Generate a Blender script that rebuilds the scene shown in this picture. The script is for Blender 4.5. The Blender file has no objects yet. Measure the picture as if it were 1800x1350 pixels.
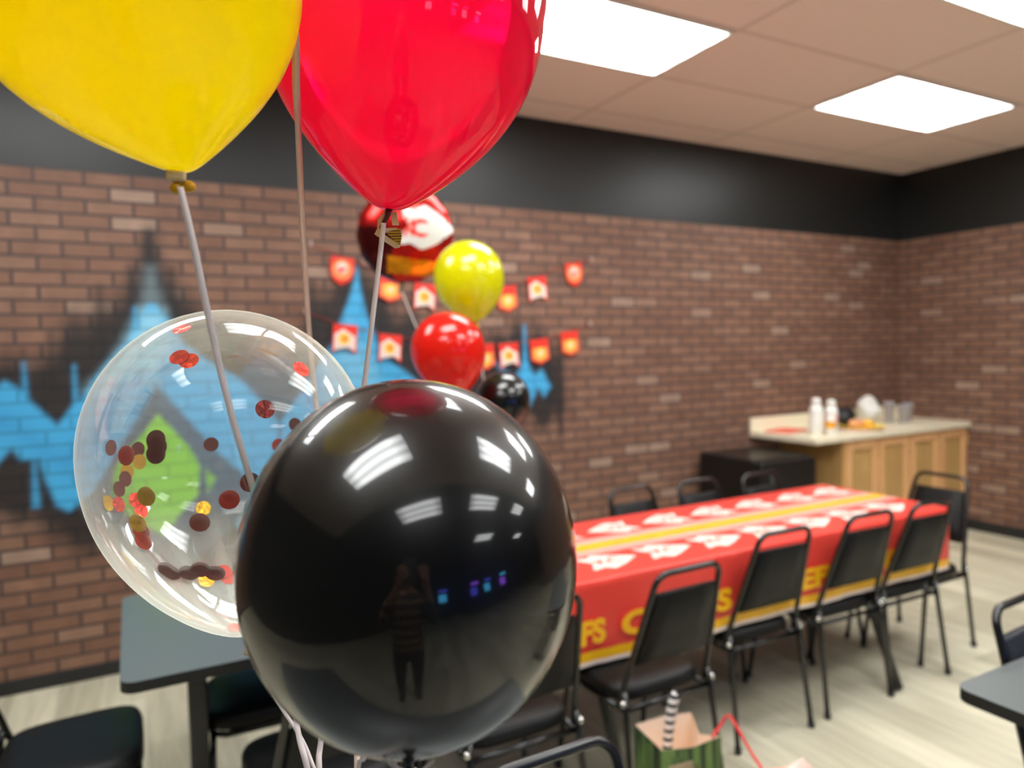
import bpy, bmesh, math, random
import numpy as np
from mathutils import Vector, Matrix, Euler

random.seed(7)
S = bpy.context.scene
COL = S.collection
PI = math.pi

# ------------------------------------------------------------------ camera
W = 4.016          # long brick wall plane (y)
XR = 6.10          # right brick wall plane (x)
H = 3.049          # ceiling height
XL = -2.9          # left wall plane
YB = -7.0          # far end of the arcade behind the camera
cam_d = bpy.data.cameras.new('camera')
cam = bpy.data.objects.new('camera', cam_d)
COL.objects.link(cam)
cam_d.sensor_width = 36.0
cam_d.lens = 36.0 * 1255.22 / 1800.0
cam_d.clip_start = 0.02
R_ = Vector((0.88182051, -0.47110525, -0.02127039))
U_ = Vector((0.04084236, 0.03135915, 0.99867337))
F_ = Vector((0.46981325, 0.88151940, -0.04689419))
cam.matrix_world = Matrix(((R_.x, U_.x, -F_.x, 0), (R_.y, U_.y, -F_.y, 0), (R_.z, U_.z, -F_.z, 1.5645), (0, 0, 0, 1)))
cam_d.dof.use_dof = True
cam_d.dof.focus_distance = 0.76
cam_d.dof.aperture_fstop = 3.1
S.camera = cam

# ------------------------------------------------------------------ world, exposure
wd = bpy.data.worlds.new('world')
S.world = wd
wd.use_nodes = True
wd.node_tree.nodes['Background'].inputs[0].default_value = (0.6, 0.7, 1.0, 1)
wd.node_tree.nodes['Background'].inputs[1].default_value = 0.02
S.view_settings.view_transform = 'Standard'
S.view_settings.look = 'None'
S.view_settings.exposure = 1.1
S.view_settings.gamma = 1.0
S.view_settings.use_curve_mapping = False
S.cycles.max_bounces = 18
S.cycles.diffuse_bounces = 12
S.cycles.glossy_bounces = 5
S.cycles.transparent_max_bounces = 24
PANEL = 10.0        # strength of the ceiling panels

# ------------------------------------------------------------------ materials
def srgb(r, g, b):
    f = lambda c: c / 12.92 if c <= 0.04045 else ((c + 0.055) / 1.055) ** 2.4
    return (f(r), f(g), f(b), 1.0)

def mat(name):
    m = bpy.data.materials.new(name)
    m.use_nodes = True
    nt = m.node_tree
    nt.nodes.clear()
    out = nt.nodes.new('ShaderNodeOutputMaterial')
    return m, nt, out

def N(nt, typ, **kw):
    n = nt.nodes.new(typ)
    for k, v in kw.items():
        setattr(n, k, v)
    return n

def P(name, col, rough=0.5, metal=0.0, spec=0.5, noise=0.06, nscale=18.0, bump=0.0, coat=0.0, emit=None, estr=0.0):
    """principled surface with a gentle procedural mottling"""
    m, nt, out = mat(name)
    b = N(nt, 'ShaderNodeBsdfPrincipled')
    b.inputs['Roughness'].default_value = rough
    b.inputs['Metallic'].default_value = metal
    b.inputs['Specular IOR Level'].default_value = spec
    b.inputs['Coat Weight'].default_value = coat
    b.inputs['Coat Roughness'].default_value = .06
    if emit:
        b.inputs['Emission Color'].default_value = emit
        b.inputs['Emission Strength'].default_value = estr
    tc = N(nt, 'ShaderNodeTexCoord')
    nz = N(nt, 'ShaderNodeTexNoise')
    nz.inputs['Scale'].default_value = nscale
    nz.inputs['Detail'].default_value = 4
    nt.links.new(tc.outputs['Object'], nz.inputs['Vector'])
    mr = N(nt, 'ShaderNodeMapRange')
    mr.inputs['From Min'].default_value = 0.25
    mr.inputs['From Max'].default_value = 0.75
    mr.inputs['To Min'].default_value = 1 - noise
    mr.inputs['To Max'].default_value = 1 + noise
    nt.links.new(nz.outputs['Fac'], mr.inputs['Value'])
    mx = N(nt, 'ShaderNodeVectorMath', operation='SCALE')
    mx.inputs[0].default_value = col[:3]
    nt.links.new(mr.outputs[0], mx.inputs['Scale'])
    nt.links.new(mx.outputs[0], b.inputs['Base Color'])
    if bump:
        bp = N(nt, 'ShaderNodeBump')
        bp.inputs['Strength'].default_value = bump
        bp.inputs['Distance'].default_value = 0.002
        nt.links.new(nz.outputs['Fac'], bp.inputs['Height'])
        nt.links.new(bp.outputs[0], b.inputs['Normal'])
    nt.links.new(b.outputs[0], out.inputs[0])
    return m

def latex(name, diff, trans_col, transp, rough, f0=0.05, translucent=0.5):
    """thin balloon skin: diffuse + translucent + tinted see-through + glossy"""
    m, nt, out = mat(name)
    d = N(nt, 'ShaderNodeBsdfDiffuse'); d.inputs[0].default_value = diff
    t = N(nt, 'ShaderNodeBsdfTranslucent'); t.inputs[0].default_value = diff
    m1 = N(nt, 'ShaderNodeMixShader'); m1.inputs[0].default_value = translucent
    nt.links.new(d.outputs[0], m1.inputs[1]); nt.links.new(t.outputs[0], m1.inputs[2])
    tr = N(nt, 'ShaderNodeBsdfTransparent'); tr.inputs[0].default_value = trans_col
    m2 = N(nt, 'ShaderNodeMixShader'); m2.inputs[0].default_value = transp
    nt.links.new(m1.outputs[0], m2.inputs[1]); nt.links.new(tr.outputs[0], m2.inputs[2])
    g = N(nt, 'ShaderNodeBsdfGlossy'); g.inputs['Roughness'].default_value = rough
    fr = N(nt, 'ShaderNodeFresnel'); fr.inputs['IOR'].default_value = (1 + math.sqrt(f0)) / (1 - math.sqrt(f0))
    # a little cloudiness in the gloss so the skin does not look like glass
    m3 = N(nt, 'ShaderNodeMixShader')
    nt.links.new(fr.outputs[0], m3.inputs[0])
    nt.links.new(m2.outputs[0], m3.inputs[1]); nt.links.new(g.outputs[0], m3.inputs[2])
    nt.links.new(m3.outputs[0], out.inputs[0])
    return m

def clear_skin(name):
    m, nt, out = mat(name)
    lw = N(nt, 'ShaderNodeLayerWeight'); lw.inputs['Blend'].default_value = 0.28
    tr = N(nt, 'ShaderNodeBsdfTransparent'); tr.inputs[0].default_value = (0.96, 0.97, 0.97, 1)
    d = N(nt, 'ShaderNodeBsdfDiffuse'); d.inputs[0].default_value = srgb(.93, .93, .88)
    t = N(nt, 'ShaderNodeBsdfTranslucent'); t.inputs[0].default_value = srgb(.93, .93, .88)
    a = N(nt, 'ShaderNodeAddShader')
    nt.links.new(d.outputs[0], a.inputs[0]); nt.links.new(t.outputs[0], a.inputs[1])
    # milky film: faint with the light skin streaks of stretched plastic towards the neck
    tc = N(nt, 'ShaderNodeTexCoord')
    sx = N(nt, 'ShaderNodeSeparateXYZ'); nt.links.new(tc.outputs['Object'], sx.inputs[0])
    at = N(nt, 'ShaderNodeMath', operation='ARCTAN2')
    nt.links.new(sx.outputs[1], at.inputs[0]); nt.links.new(sx.outputs[0], at.inputs[1])
    cb = N(nt, 'ShaderNodeCombineXYZ')
    nt.links.new(at.outputs[0], cb.inputs[0])
    zz = N(nt, 'ShaderNodeMath', operation='MULTIPLY'); zz.inputs[1].default_value = 1.2
    nt.links.new(sx.outputs[2], zz.inputs[0]); nt.links.new(zz.outputs[0], cb.inputs[1])
    nz = N(nt, 'ShaderNodeTexNoise'); nz.inputs['Scale'].default_value = 5.0; nz.inputs['Detail'].default_value = 3
    nt.links.new(cb.outputs[0], nz.inputs['Vector'])
    mz = N(nt, 'ShaderNodeMapRange')
    mz.inputs['From Min'].default_value = -0.05; mz.inputs['From Max'].default_value = -0.21
    mz.inputs['To Min'].default_value = 0.0; mz.inputs['To Max'].default_value = 1.0
    nt.links.new(sx.outputs[2], mz.inputs['Value'])
    st = N(nt, 'ShaderNodeMapRange')
    st.inputs['From Min'].default_value = 0.40; st.inputs['From Max'].default_value = 0.66
    st.inputs['To Min'].default_value = 0.12; st.inputs['To Max'].default_value = 0.32
    nt.links.new(nz.outputs['Fac'], st.inputs['Value'])
    ml = N(nt, 'ShaderNodeMath', operation='MULTIPLY')
    nt.links.new(mz.outputs[0], ml.inputs[0]); nt.links.new(st.outputs[0], ml.inputs[1])
    fz = N(nt, 'ShaderNodeMath', operation='MULTIPLY'); fz.inputs[1].default_value = 0.50
    pw = N(nt, 'ShaderNodeMath', operation='POWER'); pw.inputs[1].default_value = 2.0
    nt.links.new(lw.outputs['Facing'], pw.inputs[0]); nt.links.new(pw.outputs[0], fz.inputs[0])
    s1 = N(nt, 'ShaderNodeMath', operation='ADD'); s1.inputs[1].default_value = 0.05
    nt.links.new(fz.outputs[0], s1.inputs[0])
    s2 = N(nt, 'ShaderNodeMath', operation='ADD'); s2.use_clamp = True
    nt.links.new(s1.outputs[0], s2.inputs[0]); nt.links.new(ml.outputs[0], s2.inputs[1])
    m1 = N(nt, 'ShaderNodeMixShader')
    nt.links.new(s2.outputs[0], m1.inputs[0])
    nt.links.new(tr.outputs[0], m1.inputs[1]); nt.links.new(a.outputs[0], m1.inputs[2])
    g = N(nt, 'ShaderNodeBsdfGlossy'); g.inputs['Roughness'].default_value = 0.03
    fr = N(nt, 'ShaderNodeFresnel'); fr.inputs['IOR'].default_value = 1.45
    cp = N(nt, 'ShaderNodeMath', operation='MINIMUM'); cp.inputs[1].default_value = 0.30
    nt.links.new(fr.outputs[0], cp.inputs[0])
    m3 = N(nt, 'ShaderNodeMixShader')
    nt.links.new(cp.outputs[0], m3.inputs[0])
    nt.links.new(m1.outputs[0], m3.inputs[1]); nt.links.new(g.outputs[0], m3.inputs[2])
    nt.links.new(m3.outputs[0], out.inputs[0])
    return m

def brick_material(name, axis, mural):
    """printed brick wall: object x (or y) and z give courses; black paint above the top course"""
    m, nt, out = mat(name)
    tc = N(nt, 'ShaderNodeTexCoord')
    sp = N(nt, 'ShaderNodeSeparateXYZ'); nt.links.new(tc.outputs['Object'], sp.inputs[0])
    cb = N(nt, 'ShaderNodeCombineXYZ')
    ax = N(nt, 'ShaderNodeMath', operation='ADD'); ax.inputs[1].default_value = 0.367 + 30 * 0.2055
    az = N(nt, 'ShaderNodeMath', operation='ADD'); az.inputs[1].default_value = 40 * 0.0687 - 2.4666
    nt.links.new(sp.outputs[0 if axis == 'x' else 1], ax.inputs[0]); nt.links.new(ax.outputs[0], cb.inputs[0])
    nt.links.new(sp.outputs[2], az.inputs[0]); nt.links.new(az.outputs[0], cb.inputs[1])
    br = N(nt, 'ShaderNodeTexBrick'); br.offset = 0.5; br.offset_frequency = 2
    br.inputs['Color1'].default_value = (0, 0, 0, 1); br.inputs['Color2'].default_value = (1, 1, 1, 1)
    br.inputs['Mortar'].default_value = (0.5, 0.5, 0.5, 1)
    br.inputs['Scale'].default_value = 1.0
    br.inputs['Mortar Size'].default_value = 0.0075
    br.inputs['Mortar Smooth'].default_value = 0.25
    br.inputs['Brick Width'].default_value = 0.2055
    br.inputs['Row Height'].default_value = 0.0687
    nt.links.new(cb.outputs[0], br.inputs['Vector'])
    rp = N(nt, 'ShaderNodeValToRGB'); e = rp.color_ramp.elements
    e[0].position = 0.0; e[0].color = srgb(.44, .315, .25)
    e[1].position = 0.95; e[1].color = srgb(.50, .375, .305)
    x = e.new(0.5); x.color = srgb(.475, .345, .275)
    x = e.new(0.972); x.color = srgb(.575, .475, .41)
    nt.links.new(br.outputs['Color'], rp.inputs[0])
    nz = N(nt, 'ShaderNodeTexNoise'); nz.inputs['Scale'].default_value = 9.0; nz.inputs['Detail'].default_value = 5
    nt.links.new(tc.outputs['Object'], nz.inputs['Vector'])
    mr = N(nt, 'ShaderNodeMapRange'); mr.inputs['From Min'].default_value = .25; mr.inputs['From Max'].default_value = .75
    mr.inputs['To Min'].default_value = .87; mr.inputs['To Max'].default_value = 1.28
    nt.links.new(nz.outputs['Fac'], mr.inputs['Value'])
    sc = N(nt, 'ShaderNodeVectorMath', operation='SCALE')
    nt.links.new(rp.outputs[0], sc.inputs[0]); nt.links.new(mr.outputs[0], sc.inputs['Scale'])
    mo = N(nt, 'ShaderNodeMix', data_type='RGBA')
    mo.inputs['B'].default_value = srgb(.27, .22, .215)
    nt.links.new(br.outputs['Fac'], mo.inputs['Factor']); nt.links.new(sc.outputs[0], mo.inputs['A'])
    last = mo.outputs['Result']
    if mural:
        vc = N(nt, 'ShaderNodeVertexColor'); vc.layer_name = 'paint'
        # sprayed paint keeps a hint of the joints beneath it
        jd = N(nt, 'ShaderNodeMapRange'); jd.inputs['To Min'].default_value = 1.0; jd.inputs['To Max'].default_value = .72
        nt.links.new(br.outputs['Fac'], jd.inputs['Value'])
        pc = N(nt, 'ShaderNodeVectorMath', operation='SCALE')
        nt.links.new(vc.outputs['Color'], pc.inputs[0]); nt.links.new(jd.outputs[0], pc.inputs['Scale'])
        mp = N(nt, 'ShaderNodeMix', data_type='RGBA')
        nt.links.new(vc.outputs['Alpha'], mp.inputs['Factor'])
        nt.links.new(last, mp.inputs['A']); nt.links.new(pc.outputs[0], mp.inputs['B'])
        last = mp.outputs['Result']
    gt = N(nt, 'ShaderNodeMath', operation='GREATER_THAN'); gt.inputs[1].default_value = 2.4666
    nt.links.new(sp.outputs[2], gt.inputs[0])
    mb = N(nt, 'ShaderNodeMix', data_type='RGBA'); mb.inputs['B'].default_value = srgb(.112, .112, .106)
    nt.links.new(gt.outputs[0], mb.inputs['Factor']); nt.links.new(last, mb.inputs['A'])
    b = N(nt, 'ShaderNodeBsdfPrincipled')
    nt.links.new(mb.outputs['Result'], b.inputs['Base Color'])
    rr = N(nt, 'ShaderNodeMapRange'); rr.inputs['To Min'].default_value = .62; rr.inputs['To Max'].default_value = .42
    nt.links.new(gt.outputs[0], rr.inputs['Value']); nt.links.new(rr.outputs[0], b.inputs['Roughness'])
    b.inputs['Specular IOR Level'].default_value = 0.4
    bp = N(nt, 'ShaderNodeBump'); bp.inputs['Strength'].default_value = .25; bp.inputs['Distance'].default_value = .003
    inv = N(nt, 'ShaderNodeMath', operation='SUBTRACT'); inv.inputs[0].default_value = 1
    nt.links.new(br.outputs['Fac'], inv.inputs[1])
    ng = N(nt, 'ShaderNodeMath', operation='SUBTRACT'); ng.inputs[0].default_value = 1
    nt.links.new(gt.outputs[0], ng.inputs[1])
    mu = N(nt, 'ShaderNodeMath', operation='MULTIPLY')
    nt.links.new(inv.outputs[0], mu.inputs[0]); nt.links.new(ng.outputs[0], mu.inputs[1])
    nt.links.new(mu.outputs[0], bp.inputs['Height']); nt.links.new(bp.outputs[0], b.inputs['Normal'])
    nt.links.new(b.outputs[0], out.inputs[0])
    return m

def floor_material():
    m, nt, out = mat('vinyl_plank')
    tc = N(nt, 'ShaderNodeTexCoord')
    sp = N(nt, 'ShaderNodeSeparateXYZ'); nt.links.new(tc.outputs['Object'], sp.inputs[0])
    cb = N(nt, 'ShaderNodeCombineXYZ')
    nt.links.new(sp.outputs[1], cb.inputs[0]); nt.links.new(sp.outputs[0], cb.inputs[1])
    br = N(nt, 'ShaderNodeTexBrick'); br.offset = 0.37
    br.inputs['Color1'].default_value = (0, 0, 0, 1); br.inputs['Color2'].default_value = (1, 1, 1, 1)
    br.inputs['Mortar'].default_value = (0.35, 0.35, 0.35, 1)
    br.inputs['Scale'].default_value = 1.0; br.inputs['Mortar Size'].default_value = 0.0012
    br.inputs['Brick Width'].default_value = 1.22; br.inputs['Row Height'].default_value = 0.18
    nt.links.new(cb.outputs[0], br.inputs['Vector'])
    rp = N(nt, 'ShaderNodeValToRGB'); e = rp.color_ramp.elements
    e[0].color = srgb(.70, .675, .585); e[1].color = srgb(.835, .81, .715)
    nt.links.new(br.outputs['Color'], rp.inputs[0])
    mp = N(nt, 'ShaderNodeMapping'); mp.inputs['Scale'].default_value = (14, 1.1, 1)
    nt.links.new(tc.outputs['Object'], mp.inputs['Vector'])
    nz = N(nt, 'ShaderNodeTexNoise'); nz.inputs['Scale'].default_value = 1.6; nz.inputs['Detail'].default_value = 7
    nz.inputs['Roughness'].default_value = .65; nz.inputs['Distortion'].default_value = .6
    nt.links.new(mp.outputs[0], nz.inputs['Vector'])
    mr = N(nt, 'ShaderNodeMapRange'); mr.inputs['From Min'].default_value = .25; mr.inputs['From Max'].default_value = .75
    mr.inputs['To Min'].default_value = .72; mr.inputs['To Max'].default_value = 1.2
    nt.links.new(nz.outputs['Fac'], mr.inputs['Value'])
    sc = N(nt, 'ShaderNodeVectorMath', operation='SCALE')
    nt.links.new(rp.outputs[0], sc.inputs[0]); nt.links.new(mr.outputs[0], sc.inputs['Scale'])
    b = N(nt, 'ShaderNodeBsdfPrincipled'); b.inputs['Roughness'].default_value = .55
    b.inputs['Specular IOR Level'].default_value = .25
    nt.links.new(sc.outputs[0], b.inputs['Base Color'])
    nt.links.new(b.outputs[0], out.inputs[0])
    return m

def ceiling_material():
    m, nt, out = mat('ceiling_tile')
    tc = N(nt, 'ShaderNodeTexCoord')
    ad = N(nt, 'ShaderNodeVectorMath', operation='ADD'); ad.inputs[1].default_value = (-1.375 + 12.192, -1.905 + 12.192, 0)
    nt.links.new(tc.outputs['Object'], ad.inputs[0])
    br = N(nt, 'ShaderNodeTexBrick'); br.offset = 0.0
    br.inputs['Color1'].default_value = srgb(.965, .89, .85); br.inputs['Color2'].default_value = srgb(.98, .905, .865)
    br.inputs['Mortar'].default_value = srgb(.87, .79, .75)
    br.inputs['Scale'].default_value = 1.0; br.inputs['Mortar Size'].default_value = 0.013
    br.inputs['Brick Width'].default_value = 1.2192; br.inputs['Row Height'].default_value = 0.6096
    nt.links.new(ad.outputs[0], br.inputs['Vector'])
    nz = N(nt, 'ShaderNodeTexNoise'); nz.inputs['Scale'].default_value = 60; nz.inputs['Detail'].default_value = 4
    nt.links.new(tc.outputs['Object'], nz.inputs['Vector'])
    bp = N(nt, 'ShaderNodeBump'); bp.inputs['Strength'].default_value = .2; bp.inputs['Distance'].default_value = .002
    nt.links.new(nz.outputs['Fac'], bp.inputs['Height'])
    b = N(nt, 'ShaderNodeBsdfPrincipled'); b.inputs['Roughness'].default_value = .85
    b.inputs['Specular IOR Level'].default_value = .2
    nt.links.new(br.outputs['Color'], b.inputs['Base Color']); nt.links.new(bp.outputs[0], b.inputs['Normal'])
    nt.links.new(b.outputs[0], out.inputs[0])
    return m

def panel_material(name, k):
    """lens of a two-tube troffer: two brighter bands along the tubes, dimmer towards the ends"""
    m, nt, out = mat(name)
    tc = N(nt, 'ShaderNodeTexCoord')
    sp = N(nt, 'ShaderNodeSeparateXYZ'); nt.links.new(tc.outputs['Object'], sp.inputs[0])
    w = N(nt, 'ShaderNodeMath', operation='MULTIPLY'); w.inputs[1].default_value = 2 * PI / 0.19
    nt.links.new(sp.outputs[1], w.inputs[0])
    co = N(nt, 'ShaderNodeMath', operation='COSINE'); nt.links.new(w.outputs[0], co.inputs[0])
    m1 = N(nt, 'ShaderNodeMapRange'); m1.inputs['From Min'].default_value = -1; m1.inputs['To Min'].default_value = .62
    m1.inputs['To Max'].default_value = 1.25
    nt.links.new(co.outputs[0], m1.inputs['Value'])
    ab = N(nt, 'ShaderNodeMath', operation='ABSOLUTE'); nt.links.new(sp.outputs[0], ab.inputs[0])
    m2 = N(nt, 'ShaderNodeMapRange'); m2.inputs['From Min'].default_value = .36; m2.inputs['From Max'].default_value = .60
    m2.inputs['To Min'].default_value = 1.0; m2.inputs['To Max'].default_value = .25
    nt.links.new(ab.outputs[0], m2.inputs['Value'])
    mu = N(nt, 'ShaderNodeMath', operation='MULTIPLY')
    nt.links.new(m1.outputs[0], mu.inputs[0]); nt.links.new(m2.outputs[0], mu.inputs[1])
    st = N(nt, 'ShaderNodeMath', operation='MULTIPLY'); st.inputs[1].default_value = k
    nt.links.new(mu.outputs[0], st.inputs[0])
    em = N(nt, 'ShaderNodeEmission'); em.inputs[0].default_value = (.965, .985, .97, 1)
    nt.links.new(st.outputs[0], em.inputs[1])
    nt.links.new(em.outputs[0], out.inputs[0])
    return m

def wood_material(name, c1, c2, scale=(22, 22, 1.6)):
    m, nt, out = mat(name)
    tc = N(nt, 'ShaderNodeTexCoord')
    mp = N(nt, 'ShaderNodeMapping'); mp.inputs['Scale'].default_value = scale
    nt.links.new(tc.outputs['Object'], mp.inputs['Vector'])
    nz = N(nt, 'ShaderNodeTexNoise'); nz.inputs['Scale'].default_value = 1.5; nz.inputs['Detail'].default_value = 6
    nz.inputs['Distortion'].default_value = .8
    nt.links.new(mp.outputs[0], nz.inputs['Vector'])
    rp = N(nt, 'ShaderNodeValToRGB'); rp.color_ramp.elements[0].color = c1; rp.color_ramp.elements[1].color = c2
    rp.color_ramp.elements[0].position = .3; rp.color_ramp.elements[1].position = .7
    nt.links.new(nz.outputs['Fac'], rp.inputs[0])
    b = N(nt, 'ShaderNodeBsdfPrincipled'); b.inputs['Roughness'].default_value = .45
    nt.links.new(rp.outputs[0], b.inputs['Base Color']); nt.links.new(b.outputs[0], out.inputs[0])
    return m

def foil_material(name, col, rough=.18, scale=120.0, bump=.5):
    return P(name, col, rough=rough, metal=.75, noise=.10, nscale=scale, bump=bump)

def stripe_material(name, ca, cb_, freq, axis):
    m, nt, out = mat(name)
    tc = N(nt, 'ShaderNodeTexCoord'); sp = N(nt, 'ShaderNodeSeparateXYZ')
    nt.links.new(tc.outputs['Object'], sp.inputs[0])
    w = N(nt, 'ShaderNodeMath', operation='MULTIPLY'); w.inputs[1].default_value = freq
    nt.links.new(sp.outputs[axis], w.inputs[0])
    f = N(nt, 'ShaderNodeMath', operation='FRACT'); nt.links.new(w.outputs[0], f.inputs[0])
    g = N(nt, 'ShaderNodeMath', operation='GREATER_THAN'); g.inputs[1].default_value = .55
    nt.links.new(f.outputs[0], g.inputs[0])
    mx = N(nt, 'ShaderNodeMix', data_type='RGBA'); mx.inputs['A'].default_value = ca; mx.inputs['B'].default_value = cb_
    nt.links.new(g.outputs[0], mx.inputs['Factor'])
    b = N(nt, 'ShaderNodeBsdfPrincipled'); b.inputs['Roughness'].default_value = .4
    nt.links.new(mx.outputs['Result'], b.inputs['Base Color']); nt.links.new(b.outputs[0], out.inputs[0])
    return m

def camo_material():
    m, nt, out = mat('green_camo_paper')
    tc = N(nt, 'ShaderNodeTexCoord')
    mp = N(nt, 'ShaderNodeMapping'); mp.inputs['Scale'].default_value = (38, 38, 3.2)
    nt.links.new(tc.outputs['Object'], mp.inputs['Vector'])
    nz = N(nt, 'ShaderNodeTexNoise'); nz.inputs['Scale'].default_value = 1.0; nz.inputs['Detail'].default_value = 1
    nt.links.new(mp.outputs[0], nz.inputs['Vector'])
    rp = N(nt, 'ShaderNodeValToRGB'); rp.color_ramp.interpolation = 'CONSTANT'
    e = rp.color_ramp.elements
    e[0].color = srgb(.20, .27, .17); e[1].position = .42; e[1].color = srgb(.33, .44, .24)
    x = e.new(.52); x.color = srgb(.42, .54, .28)
    x = e.new(.62); x.color = srgb(.38, .31, .22)
    nt.links.new(nz.outputs['Fac'], rp.inputs[0])
    b = N(nt, 'ShaderNodeBsdfPrincipled'); b.inputs['Roughness'].default_value = .6
    nt.links.new(rp.outputs[0], b.inputs['Base Color']); nt.links.new(b.outputs[0], out.inputs[0])
    return m

def plaid_material():
    m, nt, out = mat('plaid_cotton')
    tc = N(nt, 'ShaderNodeTexCoord'); sp = N(nt, 'ShaderNodeSeparateXYZ')
    nt.links.new(tc.outputs['Object'], sp.inputs[0])
    def bands(sock, freq, lim):
        w = N(nt, 'ShaderNodeMath', operation='MULTIPLY'); w.inputs[1].default_value = freq
        nt.links.new(sock, w.inputs[0])
        f = N(nt, 'ShaderNodeMath', operation='FRACT'); nt.links.new(w.outputs[0], f.inputs[0])
        g = N(nt, 'ShaderNodeMath', operation='GREATER_THAN'); g.inputs[1].default_value = lim
        nt.links.new(f.outputs[0], g.inputs[0])
        return g.outputs[0]
    a = bands(sp.outputs[0], 14, .6); b_ = bands(sp.outputs[2], 12, .6)
    m1 = N(nt, 'ShaderNodeMix', data_type='RGBA'); m1.inputs['A'].default_value = srgb(.30, .16, .15); m1.inputs['B'].default_value = srgb(.16, .15, .17)
    nt.links.new(a, m1.inputs['Factor'])
    m2 = N(nt, 'ShaderNodeMix', data_type='RGBA'); m2.inputs['B'].default_value = srgb(.46, .40, .30)
    nt.links.new(b_, m2.inputs['Factor']); nt.links.new(m1.outputs['Result'], m2.inputs['A'])
    b = N(nt, 'ShaderNodeBsdfPrincipled'); b.inputs['Roughness'].default_value = .85
    nt.links.new(m2.outputs['Result'], b.inputs['Base Color']); nt.links.new(b.outputs[0], out.inputs[0])
    return m

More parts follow.
